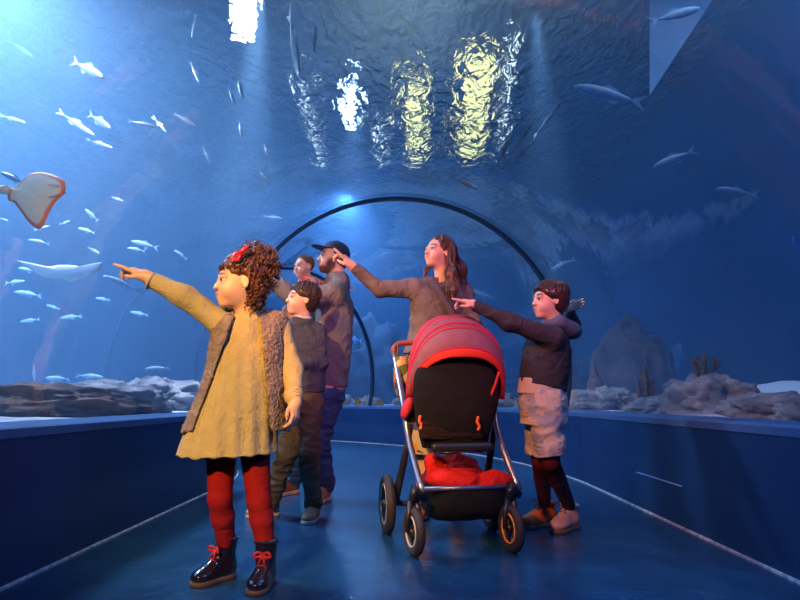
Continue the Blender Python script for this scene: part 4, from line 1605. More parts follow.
    for hp, kn, an in ((hipa, kna, fa), (hipb, knb, fb)):
        S.limb([(hp, 0.050), (kn, 0.042), (an, 0.032)], k=0.02)
        S.ell(an + Vector((-0.02, -0.01, -0.012)), (0.042, 0.026, 0.024), k=0.02)
    S.mesh('romper_suit', 0.004, M_babysuit, bb, disp=fold_disp(0.004, 14))
    Hf = Field()
    Hf.ell(b.p(-0.09, 0, 0.145), b.r(0.415, 0.352, 0.355), b.ax, k=0.02)
    Hf.ell(b.p(0.47, 0, -0.12), b.r(0.46, 0.50, 0.44), b.ax, k=0.03, op='s')
    for sd in (-1, 1):
        Hf.ell(b.p(0.0, sd * 0.38, -0.10), b.r(0.2, 0.14, 0.18), b.ax, k=0.02, op='s')
    hair = Hf.mesh('hair', 0.0025, M_babyhair, bb, disp=fold_disp(0.0015, 60))
    lk = MB()
    locks(b, lk, 70, lambda ph: 0.95 if math.cos(ph) > 0.4 else 1.6, r0=0.035, rad=(0.41, 0.345, 0.352), cen=(-0.09, 0, 0.145), lift=1.01, seed=8)
    append_mesh(hair, lk)


# ================================================================ WOMAN behind the pushchair
def woman():
    y0 = 3.5
    P = lambda x, y, d=0.0: W(x, y, y0 + d)
    base = Vector((P(438, 400).x, y0 + 0.02, 0))
    root = empty('person', tuple(base), 'person with long brown hair in a taupe jacket, pointing left from behind the pushchair', 'person')
    h = Head(P(438.5, 253, -0.02), (-0.82, -0.54, 0.16), (0.04, 0, 1), 0.225)
    B = Field()
    nk = P(443, 281, 0.02)
    B.cone(h.p(-0.12, 0, -0.25), nk, 0.047, 0.052, k=0.03)
    head_field(B, h, child=False, brow=(0.06, 0.025, 0.015), nose=0.75, lip=(0.60, 0.13, 0.12), smile=0.7)
    sR, sL = P(414, 288, -0.05), P(464, 292, 0.08)
    side = torso_side(sR, sL)
    tor = [(P(441, 289, 0.02), 0.09, 0.062), (P(438, 297, 0.02), 0.158, 0.100), (P(434, 320, 0.02), 0.145, 0.108), (P(431, 342, 0.02), 0.135, 0.105), (P(431, 368, 0.02), 0.165, 0.125)]
    B.column(tor, side)
    eR, wR = P(381, 289, -0.08), P(353, 267, -0.14)
    eL, wL = P(474, 325, 0.0), P(462, 342, -0.22)
    for a, b, c in ((sR, eR, wR), (sL, eL, wL)):
        B.limb([(a, 0.047), (b, 0.037), (c, 0.024)], k=0.012)
    fx = base.x
    feet = [Vector((fx - 0.10, y0 + 0.02, 0)), Vector((fx + 0.11, y0 + 0.05, 0))]
    hips = [P(424, 372, 0.0), P(440, 372, 0.04)]
    knees = [Vector((fx - 0.09, y0 - 0.0, 0.46)), Vector((fx + 0.09, y0 + 0.03, 0.46))]
    for hp, kn, ft in zip(hips, knees, feet):
        B.limb([(hp, 0.078), (kn, 0.052), (lerp(kn, ft, 0.35), 0.048), (ft + Vector((0, 0, 0.09)), 0.032)], k=0.012)
    hd = (P(330, 241, -0.20) - wR).normalized()
    nb = Vector((0.6, -0.35, 0.7)).normalized()
    hand_field(B, wR, hd, nb, 0.178, side=thumb_side(hd, nb, (0, -1, 0)), curl=(0.05, 1.35, 1.5, 1.6), thumb=0.9)
    hand_field(B, wL, Vector((-0.3, -0.8, -0.3)), Vector((0, -0.2, 1)), 0.17, side=-1, curl=(1.2, 1.3, 1.3, 1.3))
    B.mesh('body', 0.004, M_skin, root, SKIN)
    add_eyes(h, root, (1, -0.05, 0.05))
    S = Field()
    yoke(S, nk + Vector((0, 0, -0.015)), sR, sL, 0.055)
    S.column([(c, a + 0.014, b + 0.014) for c, a, b in tor[:4]] + [(P(430, 358, 0.02), 0.172, 0.132)], side)
    S.limb([(sR, 0.061), (eR, 0.051), (lerp(eR, wR, 0.93), 0.036)], k=0.03)
    S.limb([(sL, 0.060), (eL, 0.050), (lerp(eL, wL, 0.93), 0.036)], k=0.03)
    S.cone(nk + Vector((0, 0, 0.12)), nk + Vector((0, 0, -0.004)), 0.060, 0.050, k=0.003, op='s')
    S.cone(nk + Vector((-0.03, -0.16, 0.02)), nk + Vector((-0.02, -0.02, 0.02)), 0.02, 0.045, k=0.01, op='s')
    S.mesh('jacket', 0.005, M_taupe, root, disp=fold_disp(0.010, 8, (1.2, 1.2, 1.2), seed=17))
    c = MB()
    pp = [nk + Vector((0.05 * math.cos(a) - 0.005, 0.05 * math.sin(a), 0.012 + 0.012 * math.sin(a))) for a in [R(-60 + 300 * i / 20) for i in range(21)]]
    c.tube(pp, 0.013, 8)
    c.build('collar', M_taupe, root)
    T = Field()
    T.column([(P(431, 350, 0.02), 0.145, 0.115), (P(430, 372, 0.02), 0.178, 0.138), (Vector((fx, y0 + 0.02, 0.60)), 0.20, 0.15), (Vector((fx, y0 + 0.02, 0.36)), 0.22, 0.17)], side)
    T.cut((fx, y0, 0.37), (0, 0, -1), k=0.003)
    T.mesh('skirt', 0.007, M_floral, root, disp=fold_disp(0.012, 6, (1.5, 1.5, 0.3), seed=2))
    for ft in feet:
        d = Vector((-0.2, -1, 0)).normalized()
        shoe(root, ft - d * 0.24 * 0.28, d, 0.24, M_brownshoe, M_soleb, M_darklace, shaft=(ft - d * 0.02 + Vector((0, 0, 0.10)), 0.044), height=0.40, vox=0.004)
    # bag strap across the chest
    st = MB()
    line = [P(430, 281, -0.09), P(438, 291, -0.135), P(447, 305, -0.14), P(455, 319, -0.13), P(464, 335, -0.09), P(468, 345, 0.02)]
    pts = smooth_curve(line, 6)
    v, f = [], []
    for i, p in enumerate(pts):
        t = (pts[min(i + 1, len(pts) - 1)] - pts[max(i - 1, 0)]).normalized()
        w = t.cross(Vector((0, -1, 0))).normalized() * 0.019
        n_ = Vector((0, -0.004, 0))
        v += [p - w, p + w, p + w - n_, p - w - n_]
    for i in range(len(pts) - 1):
        for k in range(4):
            k2 = (k + 1) % 4
            f.append((i * 4 + k, i * 4 + k2, (i + 1) * 4 + k2, (i + 1) * 4 + k))
    st.add(v, f)
    st.build('bag_strap', M_strap, root, False)
    # long hair
    Hf = Field()
    Hf.ell(h.p(-0.11, 0, 0.16), h.r(0.42, 0.365, 0.37), h.ax, k=0.02)
    Hf.limb([(h.p(-0.30, 0, 0.05), 0.062), (P(459, 270, 0.06), 0.046), (P(462, 288, 0.06), 0.034), (P(463, 300, 0.04), 0.012)], k=0.04)
    Hf.limb([(h.p(-0.20, 0.30, -0.02), 0.030), (P(451, 275, -0.10), 0.034), (P(453, 290, -0.13), 0.024), (P(452, 299, -0.14), 0.010)], k=0.03)
    Hf.limb([(h.p(-0.14, -0.33, -0.05), 0.022), (P(426, 271, 0.02), 0.014), (P(424, 279, -0.04), 0.007)], k=0.02)
    Hf.ell(h.p(0.44, 0.02, -0.18), h.r(0.42, 0.40, 0.49), h.ax, k=0.03, op='s')
    hair = Hf.mesh('hair', 0.004, M_longhair, root, disp=fold_disp(0.005, 26, (1.6, 1.6, 0.35), fine=0.002, fscale=70))
    lk = MB()
    locks(h, lk, 150, lambda ph: 1.25 if abs(math.cos(ph)) > 0.75 and math.cos(ph) > 0 else 1.9, r0=0.028, rad=(0.42, 0.365, 0.37), cen=(-0.11, 0, 0.16), lift=1.01, seed=12, az=(0.9, 2 * math.pi - 0.9), crown=(0.10, 0.02))
    rnd = random.Random(4)
    for i in range(130):
        u = rnd.random()
        if u < 0.62:
            a = h.p(-0.38 + rnd.uniform(-.06, .16), rnd.uniform(-0.32, 0.36), rnd.uniform(0.0, 0.25))
            e = P(463 + rnd.uniform(-9, 6), 292 + rnd.uniform(-4, 14), 0.05 + rnd.uniform(-.05, .05))
            m_ = P(459 + rnd.uniform(-7, 4), 272, 0.06 + rnd.uniform(-.05, .05))
        else:
            a = h.p(-0.14 + rnd.uniform(-.06, .06), 0.37, rnd.uniform(0.05, 0.3))
            e = P(452 + rnd.uniform(-6, 5), 292 + rnd.uniform(-3, 9), -0.14 + rnd.uniform(-.02, .02))
            m_ = P(450 + rnd.uniform(-4, 5), 274, -0.11 + rnd.uniform(-.02, .03))
        w1 = Vector((rnd.uniform(-.012, .012), rnd.uniform(-.01, .01), 0))
        pts = smooth_curve([a, lerp(a, m_, 0.5) + w1, m_ - w1, lerp(m_, e, 0.5) + w1 * 1.5, e], 4)
        n_ = len(pts)
        lk.tube(pts, [0.0062 * (1 - 0.75 * (q / (n_ - 1)) ** 2) for q in range(n_)], 6)
    append_mesh(hair, lk)


# ================================================================ BOY on the right
def boy_right():
    y0 = 2.95
    P = lambda x, y, d=0.0: W(x, y, y0 + d)
    f1, f2 = Wz(566, 531, 0), Wz(541, 527, 0)
    base = (f1 + f2) / 2
    root = empty('person', (base.x, base.y, 0), 'person with brown bowl haircut, charcoal hooded sweater and pale shorts, right of the pushchair', 'person')
    h = Head(P(548, 301, -0.01), (-0.97, -0.24, 0.02), (0.02, 0, 1), 0.205)
    B = Field()
    nk = P(554, 327, 0.0)
    B.cone(h.p(-0.12, 0, -0.25), nk, 0.040, 0.043, k=0.03)
    head_field(B, h, brow=(0.05, 0.02, 0.012), nose=0.5)
    sN, sF = P(555, 339, -0.13), P(550, 337, 0.12)
    side = torso_side(sN, sF)
    tor = [(P(553, 331, 0), 0.085, 0.075), (P(548, 346, 0), 0.122, 0.106), (P(545, 368, 0), 0.122, 0.112), (P(543, 390, 0), 0.120, 0.112)]
    B.column(tor, side)
    eN, wN = P(509, 322, -0.17), P(475, 305, -0.15)
    eF, wF = P(573, 326, 0.22), P(569, 308, 0.14)
    for a, b, c in ((sN, eN, wN), (sF, eF, wF)):
        B.limb([(a, 0.040), (b, 0.031), (c, 0.021)], k=0.01)
    a1, a2 = f1 + Vector((0.045, 0.05, 0.10)), f2 + Vector((0.035, 0.04, 0.10))
    k1, k2 = P(550, 462, -0.06), P(541, 462, 0.06)
    p1, p2 = P(546, 400, -0.06), P(541, 400, 0.06)
    for hp, kn, an in ((p1, k1, a1), (p2, k2, a2)):
        B.limb([(hp, 0.072), (kn, 0.044), (lerp(kn, an, 0.35), 0.041), (an, 0.029)], k=0.008)
    hd = (P(449, 296, -0.17) - wN).normalized()
    nb = Vector((0.15, -0.35, 1)).normalized()
    hand_field(B, wN, hd, nb, 0.135, side=thumb_side(hd, nb, (0, -1, 0)), curl=(0.1, 1.2, 1.4, 1.5), thumb=0.8)
    hd = (P(584, 302, 0.10) - wF).normalized()
    hand_field(B, wF, hd, Vector((0, 1, 0.3)), 0.10, side=thumb_side(hd, Vector((0, 1, 0.3)), (0, 0, 1)), curl=(0.1, 0.4, 0.6, 0.8), thumb=0.3)
    B.mesh('body', 0.0032, M_skin, root, SKIN)
    add_eyes(h, root, (1, 0.05, 0.05))
    S = Field()
    yoke(S, nk, sN, sF, 0.048)
    S.column([(P(553, 332, 0), 0.080, 0.070)] + [(c, a + 0.012, b + 0.012) for c, a, b in tor[1:3]] + [(P(543, 387, 0), 0.132, 0.124)], side)
    S.limb([(sN, 0.054), (eN, 0.044), (lerp(eN, wN, 0.95), 0.031)], k=0.03)
    S.limb([(sF, 0.052), (eF, 0.042), (lerp(eF, wF, 0.8), 0.028)], k=0.02)
    S.cone(nk + Vector((0, 0, 0.12)), nk + Vector((0, 0, 0.006)), 0.050, 0.047, k=0.003, op='s')
    S.mesh('hooded_sweater', 0.0045, M_hoodie, root, disp=fold_disp(0.006, 9, (1.3, 1.3, 1.6), seed=21))
    Hd = Field()
    Hd.ell(P(563, 329, 0.01), (0.085, 0.105, 0.045), [Vector((0.9, 0, -0.43)), Vector((0, 1, 0)), Vector((0.43, 0, 0.9))], k=0.02)
    Hd.limb([(P(545, 324, -0.08), 0.022), (P(560, 322, -0.09), 0.028), (P(574, 330, -0.02), 0.030), (P(574, 330, 0.06), 0.028), (P(555, 324, 0.08), 0.022)], k=0.03)
    Hd.ell(nk + Vector((0.012, 0, 0.055)), (0.060, 0.065, 0.055), k=0.01, op='s')
    Hd.mesh('hood', 0.004, mat('blue grey hood', (0.10, 0.115, 0.17), 0.9, bump=0.3, bscale=180), root, disp=fold_disp(0.004, 16))
    T = Field()
    T.column([(P(543, 381, 0), 0.118, 0.112), (P(543, 400, 0), 0.130, 0.122), (P(543, 425, 0), 0.130, 0.120)], side)
    for hp, kn, x_ in ((p1, k1, 0.0), (p2, k2, 0.0)):
        T.cone(hp, lerp(hp, kn, 0.90), 0.086, 0.080, k=0.02)
    T.cut(P(545, 455, 0), (0.06, 0, -1), k=0.004)
    T.mesh('shorts', 0.005, M_shorts, root, disp=fold_disp(0.008, 9, (1, 1, 1.6), seed=31))
    sh = Field()
    sh.column([(P(542, 380, 0), 0.124, 0.118), (P(541, 396, 0), 0.130, 0.122)], side)
    sh.column([(P(542, 378, 0), 0.114, 0.108), (P(541, 402, 0), 0.124, 0.116)], side, k=0.002, op='s')
    sh.cut(P(539, 392, 0), (0.35, 0, -1), k=0.004)
    sh.mesh('shirt_tail', 0.005, mat('cream shirt', (0.55, 0.46, 0.38), 0.8), root, disp=fold_disp(0.003, 14))
    G = Field()
    for hp, kn, an in ((p1, k1, a1), (p2, k2, a2)):
        G.limb([(hp, 0.074), (kn, 0.048), (lerp(kn, an, 0.35), 0.045), (an, 0.032)], k=0.008)
    G.mesh('tights', 0.005, M_maroon, root, disp=fold_disp(0.0012, 25, (1, 1, 3)))
    L = 0.228
    for f_, dr, m, m2 in ((f1, (-0.72, -0.69, 0), M_pinkboot, M_darklace), (f2, (-0.86, -0.5, 0), M_orange, M_darklace)):
        d = Vector(dr).normalized()
        shoe(root, f_ - d * L * 0.42 + Vector((0.012, 0.025, 0)), dr, L, m, M_soleb, m2,
             shaft=(f_ - d * L * 0.14 + Vector((0.018, 0.03, 0.125)), 0.046), name='boot', height=0.56, width=0.42, collar=(m, 0.008))
    Hf = Field()
    Hf.ell(h.p(-0.10, 0, 0.18), h.r(0.455, 0.40, 0.39), h.ax, k=0.02)
    Hf.ell(h.p(-0.24, 0, -0.08), h.r(0.28, 0.33, 0.26), h.ax, k=0.05)
    Hf.ell(h.p(0.47, 0, -0.17), h.r(0.42, 0.45, 0.40), h.ax, k=0.03, op='s')
    for sd in (-1, 1):
        Hf.ell(h.p(0.10, sd * 0.40, -0.20), h.r(0.26, 0.16, 0.22), h.ax, k=0.02, op='s')
    hair = Hf.mesh('hair', 0.004, M_bowl, root, disp=fold_disp(0.002, 40))
    lk = MB()

    def te(ph):
        c_ = math.cos(ph)
        return 1.34 if c_ > 0.6 else (1.52 if c_ > 0.15 else 2.25)
    locks(h, lk, 220, te, r0=0.032, rad=(0.455, 0.395, 0.39), cen=(-0.10, 0, 0.18), lift=1.01, jit=0.03, seed=13, crown=(-0.05, 0), flat=0.5)
    append_mesh(hair, lk)
    # wrist band
    MB().torus(lerp(eN, wN, 0.99), (wN - eN), 0.024, 0.004, 20, 6).build('wristband', mat('blue grey band', (0.2, 0.25, 0.4), 0.4), root)


boy_navy()
man()
woman()
boy_right()


# ================================================================ PUSHCHAIR
def pushchair():
    Mt = mat('brushed aluminium tube', (0.42, 0.43, 0.48), 0.28, metal=0.9)
    Mb = mat('black fabric', (0.006, 0.006, 0.007), 0.9, bump=0.3, bscale=120)
    Mbp = mat('black plastic', (0.012, 0.013, 0.018), 0.4)
    Mtyre = mat('dark rubber tyre', (0.025, 0.02, 0.022), 0.7, bump=0.3, bscale=90)
    Mrim = mat('pale wheel rim line', (0.55, 0.50, 0.42), 0.4)
    Mrimo = mat('orange wheel rim line', (0.80, 0.38, 0.05), 0.4)
    Mlea = mat('brown leather grip', (0.22, 0.045, 0.02), 0.5, bump=0.15, bscale=90)
    Mmauve = mat('dusty mauve fabric', (0.21, 0.095, 0.125), 0.8, col2=(0.24, 0.11, 0.145), scale=20, bump=0.2, bscale=220)
    Mpink = mat('crimson fabric', (0.45, 0.02, 0.07), 0.75, bump=0.2, bscale=220)
    Mred = mat('red orange lining', (0.62, 0.035, 0.012), 0.7, bump=0.2, bscale=160)
    Mtube2 = mat('blue grey steel bar', (0.12, 0.14, 0.28), 0.35, metal=0.6)
    Mor = mat('orange tab', (0.8, 0.12, 0.01), 0.6)
    root = empty('pushchair', (0.2, 2.88, 0), 'pushchair with a pink striped hood, black seat and aluminium frame', 'pushchair')
    A = Vector((0.985, 0.17, 0))
    Bv = Vector((0.17, -0.985, 0))

    def wheel(c, r, w, yaw, rimmat, name):
        ax = Vector((-math.cos(yaw), -math.sin(yaw), 0))
        t = MB()
        t.torus(c, ax, r - w * 0.42, w * 0.5, 44, 12, 1.0)
        wo = t.build(name, Mtyre, root)
        rm = MB()
        for sg in (-1, 1):
            rm.torus(c + ax * sg * w * 0.34, ax, r - w * 0.95, w * 0.11, 40, 8)
        rm.build('rim', rimmat, wo)
        sp = MB()
        sp.tube([c - ax * w * 0.55, c + ax * w * 0.55], [w * 0.42, w * 0.42], 16)
        a = ax.orthogonal().normalized()
        b = ax.cross(a)
        for i in range(5):
            q = a * math.cos(i * 1.2566) + b * math.sin(i * 1.2566)
            sp.tube([c + q * w * 0.3, c + q * (r - w * 0.9)], [w * 0.20, w * 0.15], 8)
        sp.torus(c, ax, r - w * 0.95, w * 0.16, 40, 8, 1.6)
        sp.build('spoke', Mbp, wo)
        return wo
    def on_floor(px, py, r):
        p = Wz(px, py, 0)
        return Vector((p.x, p.y, r))
    rf, rr = 0.103, 0.145
    FL, FR = on_floor(414, 556, rf), on_floor(512, 552, rf)
    RL, RR = on_floor(387, 533, rr), on_floor(492, 530, rr)
    wheel(FL, rf, 0.042, R(20), Mrim, 'wheel')
    wheel(FR, rf, 0.042, R(17), Mrimo, 'wheel')
    wheel(RL, rr, 0.050, R(12), Mrim, 'wheel')
    wheel(RR, rr, 0.050, R(12), Mrim, 'wheel')
    MB().tube([RL, RR], 0.013, 10).build('axle', Mbp, root)
    # forks over the front wheels
    yl, yr = FL.y, FR.y
    jl, jr = W(425, 500, yl + 0.04), W(519, 495, yr + 0.04)
    for c, j, yw in ((FL, jl, 20), (FR, jr, 17)):
        ax = Vector((math.cos(R(yw)), math.sin(R(yw)), 0))
        m = MB()
        topf = c + Vector((0, 0, rf + 0.03))
        m.tube([topf, topf + Vector((0.0, 0.0, 0.05)), j], [0.026, 0.022, 0.018], 12)
        for sg in (-1, 1):
            m.tube([topf + ax * sg * 0.012, c + ax * sg * 0.030 + Vector((0, 0, rf * 0.5)), c + ax * sg * 0.030], [0.014, 0.011, 0.012], 8)
        m.build('fork', Mbp, root)
    # side tubes, from the handle down to the forks
    hubL, hubR = W(411, 410, 2.92), W(490, 407, 3.0)
    hL = W(394, 352, 3.22)
    hR = hL + A * 0.50
    left = MB().tube(smooth_curve([hL, lerp(hL, hubL, 0.9) + Vector((-0.03, 0, 0)), W(409, 440, 2.86), W(423, 494, yl + 0.05)], 6), 0.0165, 12)
    left.build('frame_tube', Mt, root)
    right = MB().tube(smooth_curve([hR, hubR + Vector((0.02, 0.05, 0.02)), W(500, 440, 2.90), W(519, 490, yr + 0.05)], 6), 0.0165, 12)
    right.build('frame_tube', Mt, root)
    # rear legs
    for top, wh in ((W(411, 425, 2.9), RL), (W(495, 425, 2.97), RR)):
        m = MB()
        q = wh + Vector((0.045 if wh is RL else -0.045, 0, 0))
        m.tube([top, lerp(top, q, 0.5) + Vector((0, -0.01, 0)), q + Vector((0, 0, 0.03)), q], [0.014, 0.018, 0.022, 0.026], 10)
        m.build('rear_leg', Mbp, root)
    # handle
    g0, g1 = hL, hR
    hb = smooth_curve([g0 + Vector((0, 0, -0.02)), g0 + Vector((0.0, 0.0, 0.02)), g0 + A * 0.035 + Vector((0, 0.03, 0.052)), g0 + A * 0.12 + Vector((0, 0.04, 0.060)),
                       g1 - A * 0.12 + Vector((0, 0.04, 0.060)), g1 - A * 0.035 + Vector((0, 0.03, 0.052)), g1 + Vector((0, 0, 0.02)), g1 + Vector((0, 0, -0.02))], 6)
    MB().tube(hb, 0.0165, 12).build('handle', Mlea, root)
    # cross bar of the basket and the basket
    cbL, cbR = W(424, 489, yl + 0.04), W(517, 486.5, yr + 0.04)
    MB().tube([cbL, cbR], 0.010, 10).build('crossbar', Mtube2, root)
    bk = Field()
    mid = (cbL + cbR) / 2
    bc = mid + Vector((-0.02, 0.20, -0.075))
    bk.column([(bc + Vector((0, 0.0, -0.085)), 0.17, 0.13), (bc + Vector((0, 0, -0.03)), 0.205, 0.185), (bc + Vector((0, 0, 0.085)), 0.215, 0.205)], A, k=0.01, p=3.5)
    bk.column([(bc + Vector((0, 0.0, -0.035)), 0.15, 0.12), (bc + Vector((0, 0, 0.0)), 0.192, 0.172), (bc + Vector((0, 0, 0.12)), 0.206, 0.196)], A, k=0.004, op='s', p=3.5)
    bk.mesh('basket', 0.006, Mb, root, disp=fold_disp(0.004, 10))
    # blanket in the basket
    bl = Field()
    tc = bc + Vector((0, 0, 0.07))
    rnd = random.Random(2)
    for i in range(9):
        a = rnd.uniform(-0.14, 0.14)
        b = rnd.uniform(-0.15, 0.13)
        bl.ell(tc + A * a + Bv * b + Vector((0, 0, rnd.uniform(0.0, 0.055) * (1 - abs(a) * 3))), (0.085, 0.075, 0.05), k=0.035)
    bl.ell(tc + Vector((0, 0, -0.03)), (0.19, 0.17, 0.07), k=0.03)
    bl.ell(tc + A * -0.13 + Bv * -0.08 + Vector((0, 0, 0.09)), (0.05, 0.05, 0.05), k=0.04)
    bl.ell(tc + A * -0.02 + Bv * -0.1 + Vector((0, 0, 0.085)), (0.12, 0.05, 0.04), k=0.03)
    ob = bl.mesh('blanket', 0.005, mat('red fleece', (0.48, 0.012, 0.012), 0.9, col2=(0.55, 0.02, 0.02), scale=30, bump=0.5, bscale=120), None, disp=fold_disp(0.016, 9, seed=5, fine=0.003))
    tag(ob, 'crumpled red fleece blanket lying in the basket under the pushchair seat', 'blanket')
    # hub joints
    for hub, m_ in ((hubL, Mpink), (hubR, Mbp)):
        h_ = MB()
        h_.tube([hub - A * 0.028, hub + A * 0.028], [0.032, 0.032], 20)
        h_.box(hub + Vector((0, 0, -0.02)), (0.05, 0.05, 0.09), None, 0.012)
        h_.build('hub', Mbp, root)
    pk = Field()
    pk.ell(W(407, 408, 2.86), (0.026, 0.03, 0.055), [Vector((0.9, 0, -0.35)), Vector((0, 1, 0)), Vector((0.35, 0, 0.9))])
    pk.mesh('side_flap', 0.004, Mpink, root)
    # seat shell seen from behind
    st = Field()
    s0, s1, s2_, s3 = W(457, 361, 2.86), W(456, 392, 2.80), W(454, 425, 2.78), W(453, 450, 2.80)
    st.column([(s0, 0.165, 0.05), (lerp(s0, s1, 0.4), 0.204, 0.06), (s1, 0.216, 0.07), (s2_, 0.185, 0.07), (s3, 0.150, 0.055)], A, k=0.02, p=3.0)
    st.mesh('seat_shell', 0.005, Mb, root, disp=fold_disp(0.003, 12))
    pc = Field()
    pc.box(W(453, 430, 2.735), (0.155, 0.02, 0.045), [A, Vector((-0.17, 0.985, 0)), Vector((0, 0, 1))], rnd=0.018)
    pc.mesh('pocket', 0.004, mat('black mesh fabric', (0.014, 0.008, 0.007), 0.85, bump=0.6, bscale=60), root, disp=fold_disp(0.004, 20, (0.3, 1, 3)))
    ft = Field()
    ft.box(W(462, 447, 2.74), (0.150, 0.022, 0.022), [A, Vector((-0.17, 0.985, 0)), Vector((0, 0, 1))], rnd=0.018)
    ft.mesh('footrest', 0.004, Mbp, root)
    for px, py in ((420.5, 423), (478.5, 424)):
        p = W(px, py, 2.705)
        m = MB()
        m.tube(smooth_curve([p + Vector((0, 0, 0.035)), p + Vector((-0.006, 0, 0.01)), p + Vector((0.004, 0, -0.012)), p + Vector((-0.004, 0, -0.03))], 4), 0.007, 8)
        m.build('tab', Mor, root)
    # the hood: padded bands between hoops that fan out from the two hubs
    hc = (W(410, 400, 2.90) + W(500, 398, 2.98)) / 2
    hw = 0.262
    hoops = [(-44, 0.285, 0.236), (-39, 0.320, 0.246), (-24, 0.385, 0.252), (-9, 0.415, 0.248), (7, 0.440, 0.240), (25, 0.458, 0.230), (50, 0.47, 0.22), (80, 0.46, 0.215)]
    # angle measured from straight up, negative towards the camera

    def hp(i, ph):
        a, b, w = hoops[i]
        return hoop_pt(a, b, w, ph)

    def hoop_pt(a, b, w, ph):
        cx, sx = math.cos(ph), math.sin(ph)
        e = 0.82
        u = math.copysign(abs(cx) ** e, cx) * w
        r = abs(sx) ** e * b
        d = Vector((0, 0, 1)) * math.cos(R(a)) - Bv * math.sin(R(a)) * 1.0
        return hc - A * u + d * r
    NP, NB = 40, 6

    def band(i0, m, puff, name, thick=0.006):
        a0, a1 = hoops[i0], hoops[i0 + 1]
        v, f = [], []
        for lay in (0, 1):
            for j in range(NB + 1):
                t = j / NB
                s_ = math.sin(math.pi * t)
                a = a0[0] + (a1[0] - a0[0]) * t
                b = a0[1] + (a1[1] - a0[1]) * t + puff * s_ - lay * thick
                w = a0[2] + (a1[2] - a0[2]) * t + puff * 0.8 * s_ - lay * thick
                for k in range(NP + 1):
                    v.append(hoop_pt(a, b, w, math.pi * (k / NP)))
        n1 = (NB + 1) * (NP + 1)
        for lay in (0, 1):
            for j in range(NB):
                for k in range(NP):
                    q = lay * n1 + j * (NP + 1) + k
                    f.append((q, q + 1, q + NP + 2, q + NP + 1) if lay else (q, q + NP + 1, q + NP + 2, q + 1))
        for j in (0, NB):
            for k in range(NP):
                q = j * (NP + 1) + k
                f.append((q, q + 1, n1 + q + 1, n1 + q))
        return v, f
    cols = [Mred, Mmauve, Mmauve, Mmauve, Mmauve, Mmauve, Mmauve]
    hood = None
    mbh = MB()
    for i in range(1, len(hoops) - 1):
        v, f = band(i, None, 0.012, '')
        mbh.add(v, f)
    hood = mbh.build('hood', Mmauve, root)
    v, f = band(0, None, 0.004, '')
    MB().add(v, f).build('hood_lining', Mred, hood)
    pp = MB()
    for i in range(1, len(hoops)):
        pts = [hp(i, math.pi * k / NP) for k in range(NP + 1)]
        pp.tube(pts, 0.0065 if i > 1 else 0.005, 8)
    for i in (2, 3, 4):
        a, b, w = [(hoops[i][q] * 0.72 + hoops[i + 1][q] * 0.28) for q in range(3)]
        pp.tube([hoop_pt(a, b + 0.008, w + 0.006, math.pi * k / NP) for k in range(NP + 1)], 0.0075, 8)
    pp.build('piping', Mpink, hood)
    # webbing loop of the lining at the right
    m = MB()
    m.tube(smooth_curve([W(499, 372, 2.74), W(495, 385, 2.76), W(490, 398, 2.78), W(489, 408, 2.80)], 4), 0.007, 8)
    m.build('hood_strap', Mred, root)
    # hanging strap under the seat
    MB().tube([W(488, 428, 2.9), W(487, 480, 2.88)], 0.004, 6).build('strap', Mbp, root)
    # the floral bag on the handle
    bg_ = Field()
    b0 = W(401, 366, 3.16)
    bg_.column([(b0 + Vector((0, 0, 0.05)), 0.035, 0.03), (b0, 0.040, 0.05), (b0 + Vector((0.005, 0, -0.10)), 0.042, 0.055), (b0 + Vector((0.01, 0, -0.17)), 0.03, 0.04)], A, p=2.6)
    bag = empty('bag', tuple(b0 + Vector((0, 0, -0.17))), 'floral fabric bag hanging from the left end of the pushchair handle', 'bag')
    bg_.mesh('bag_body', 0.005, M_floral, bag, disp=fold_disp(0.006, 14))
    m = MB()
    gp = hb[5]
    m.torus(lerp(b0 + Vector((0, 0, 0.05)), gp, 0.55), A, 0.045, 0.006, 28, 8)
    m.build('bag_handle', M_strap, bag)
    return root


pushchair()


# ================================================================ LIFE IN THE TANK
M_rock = mat('grey reef rock', (0.10, 0.10, 0.115), 0.95, col2=(0.30, 0.29, 0.31), scale=5, detail=9, bump=1.0, bscale=24)
M_rockred = mat('dark rock with reddish growth', (0.045, 0.040, 0.040), 0.95, col2=(0.22, 0.12, 0.09), scale=3.2, detail=8, bump=1.0, bscale=20, lo=0.42, hi=0.62)
M_reef = mat('dark blue reef', (0.03, 0.045, 0.08), 0.95, col2=(0.07, 0.09, 0.14), scale=3, detail=8, bump=1.0, bscale=8)
M_mound = mat('brown rock pinnacle', (0.07, 0.06, 0.075), 0.95, col2=(0.16, 0.12, 0.12), scale=3, detail=8, bump=1.0, bscale=10)
M_white = mat('white sand', (0.75, 0.80, 0.85), 0.95, bump=0.5, bscale=20)
M_silver = mat('silver fish skin', (0.22, 0.25, 0.28), 0.30, metal=0.35, col2=(0.10, 0.13, 0.17), scale=14)
M_pale = mat('pale blue fish skin', (0.16, 0.32, 0.48), 0.5, col2=(0.28, 0.42, 0.58), scale=10)
M_bluef = mat('blue fish skin', (0.06, 0.25, 0.62), 0.45)
M_coral = mat('olive brown sponge', (0.06, 0.048, 0.03), 0.95, col2=(0.14, 0.11, 0.06), scale=30, bump=1.0, bscale=60)
M_ycoral = mat('ochre sponge', (0.30, 0.19, 0.05), 0.95, col2=(0.18, 0.12, 0.05), scale=30, bump=1.0, bscale=60)


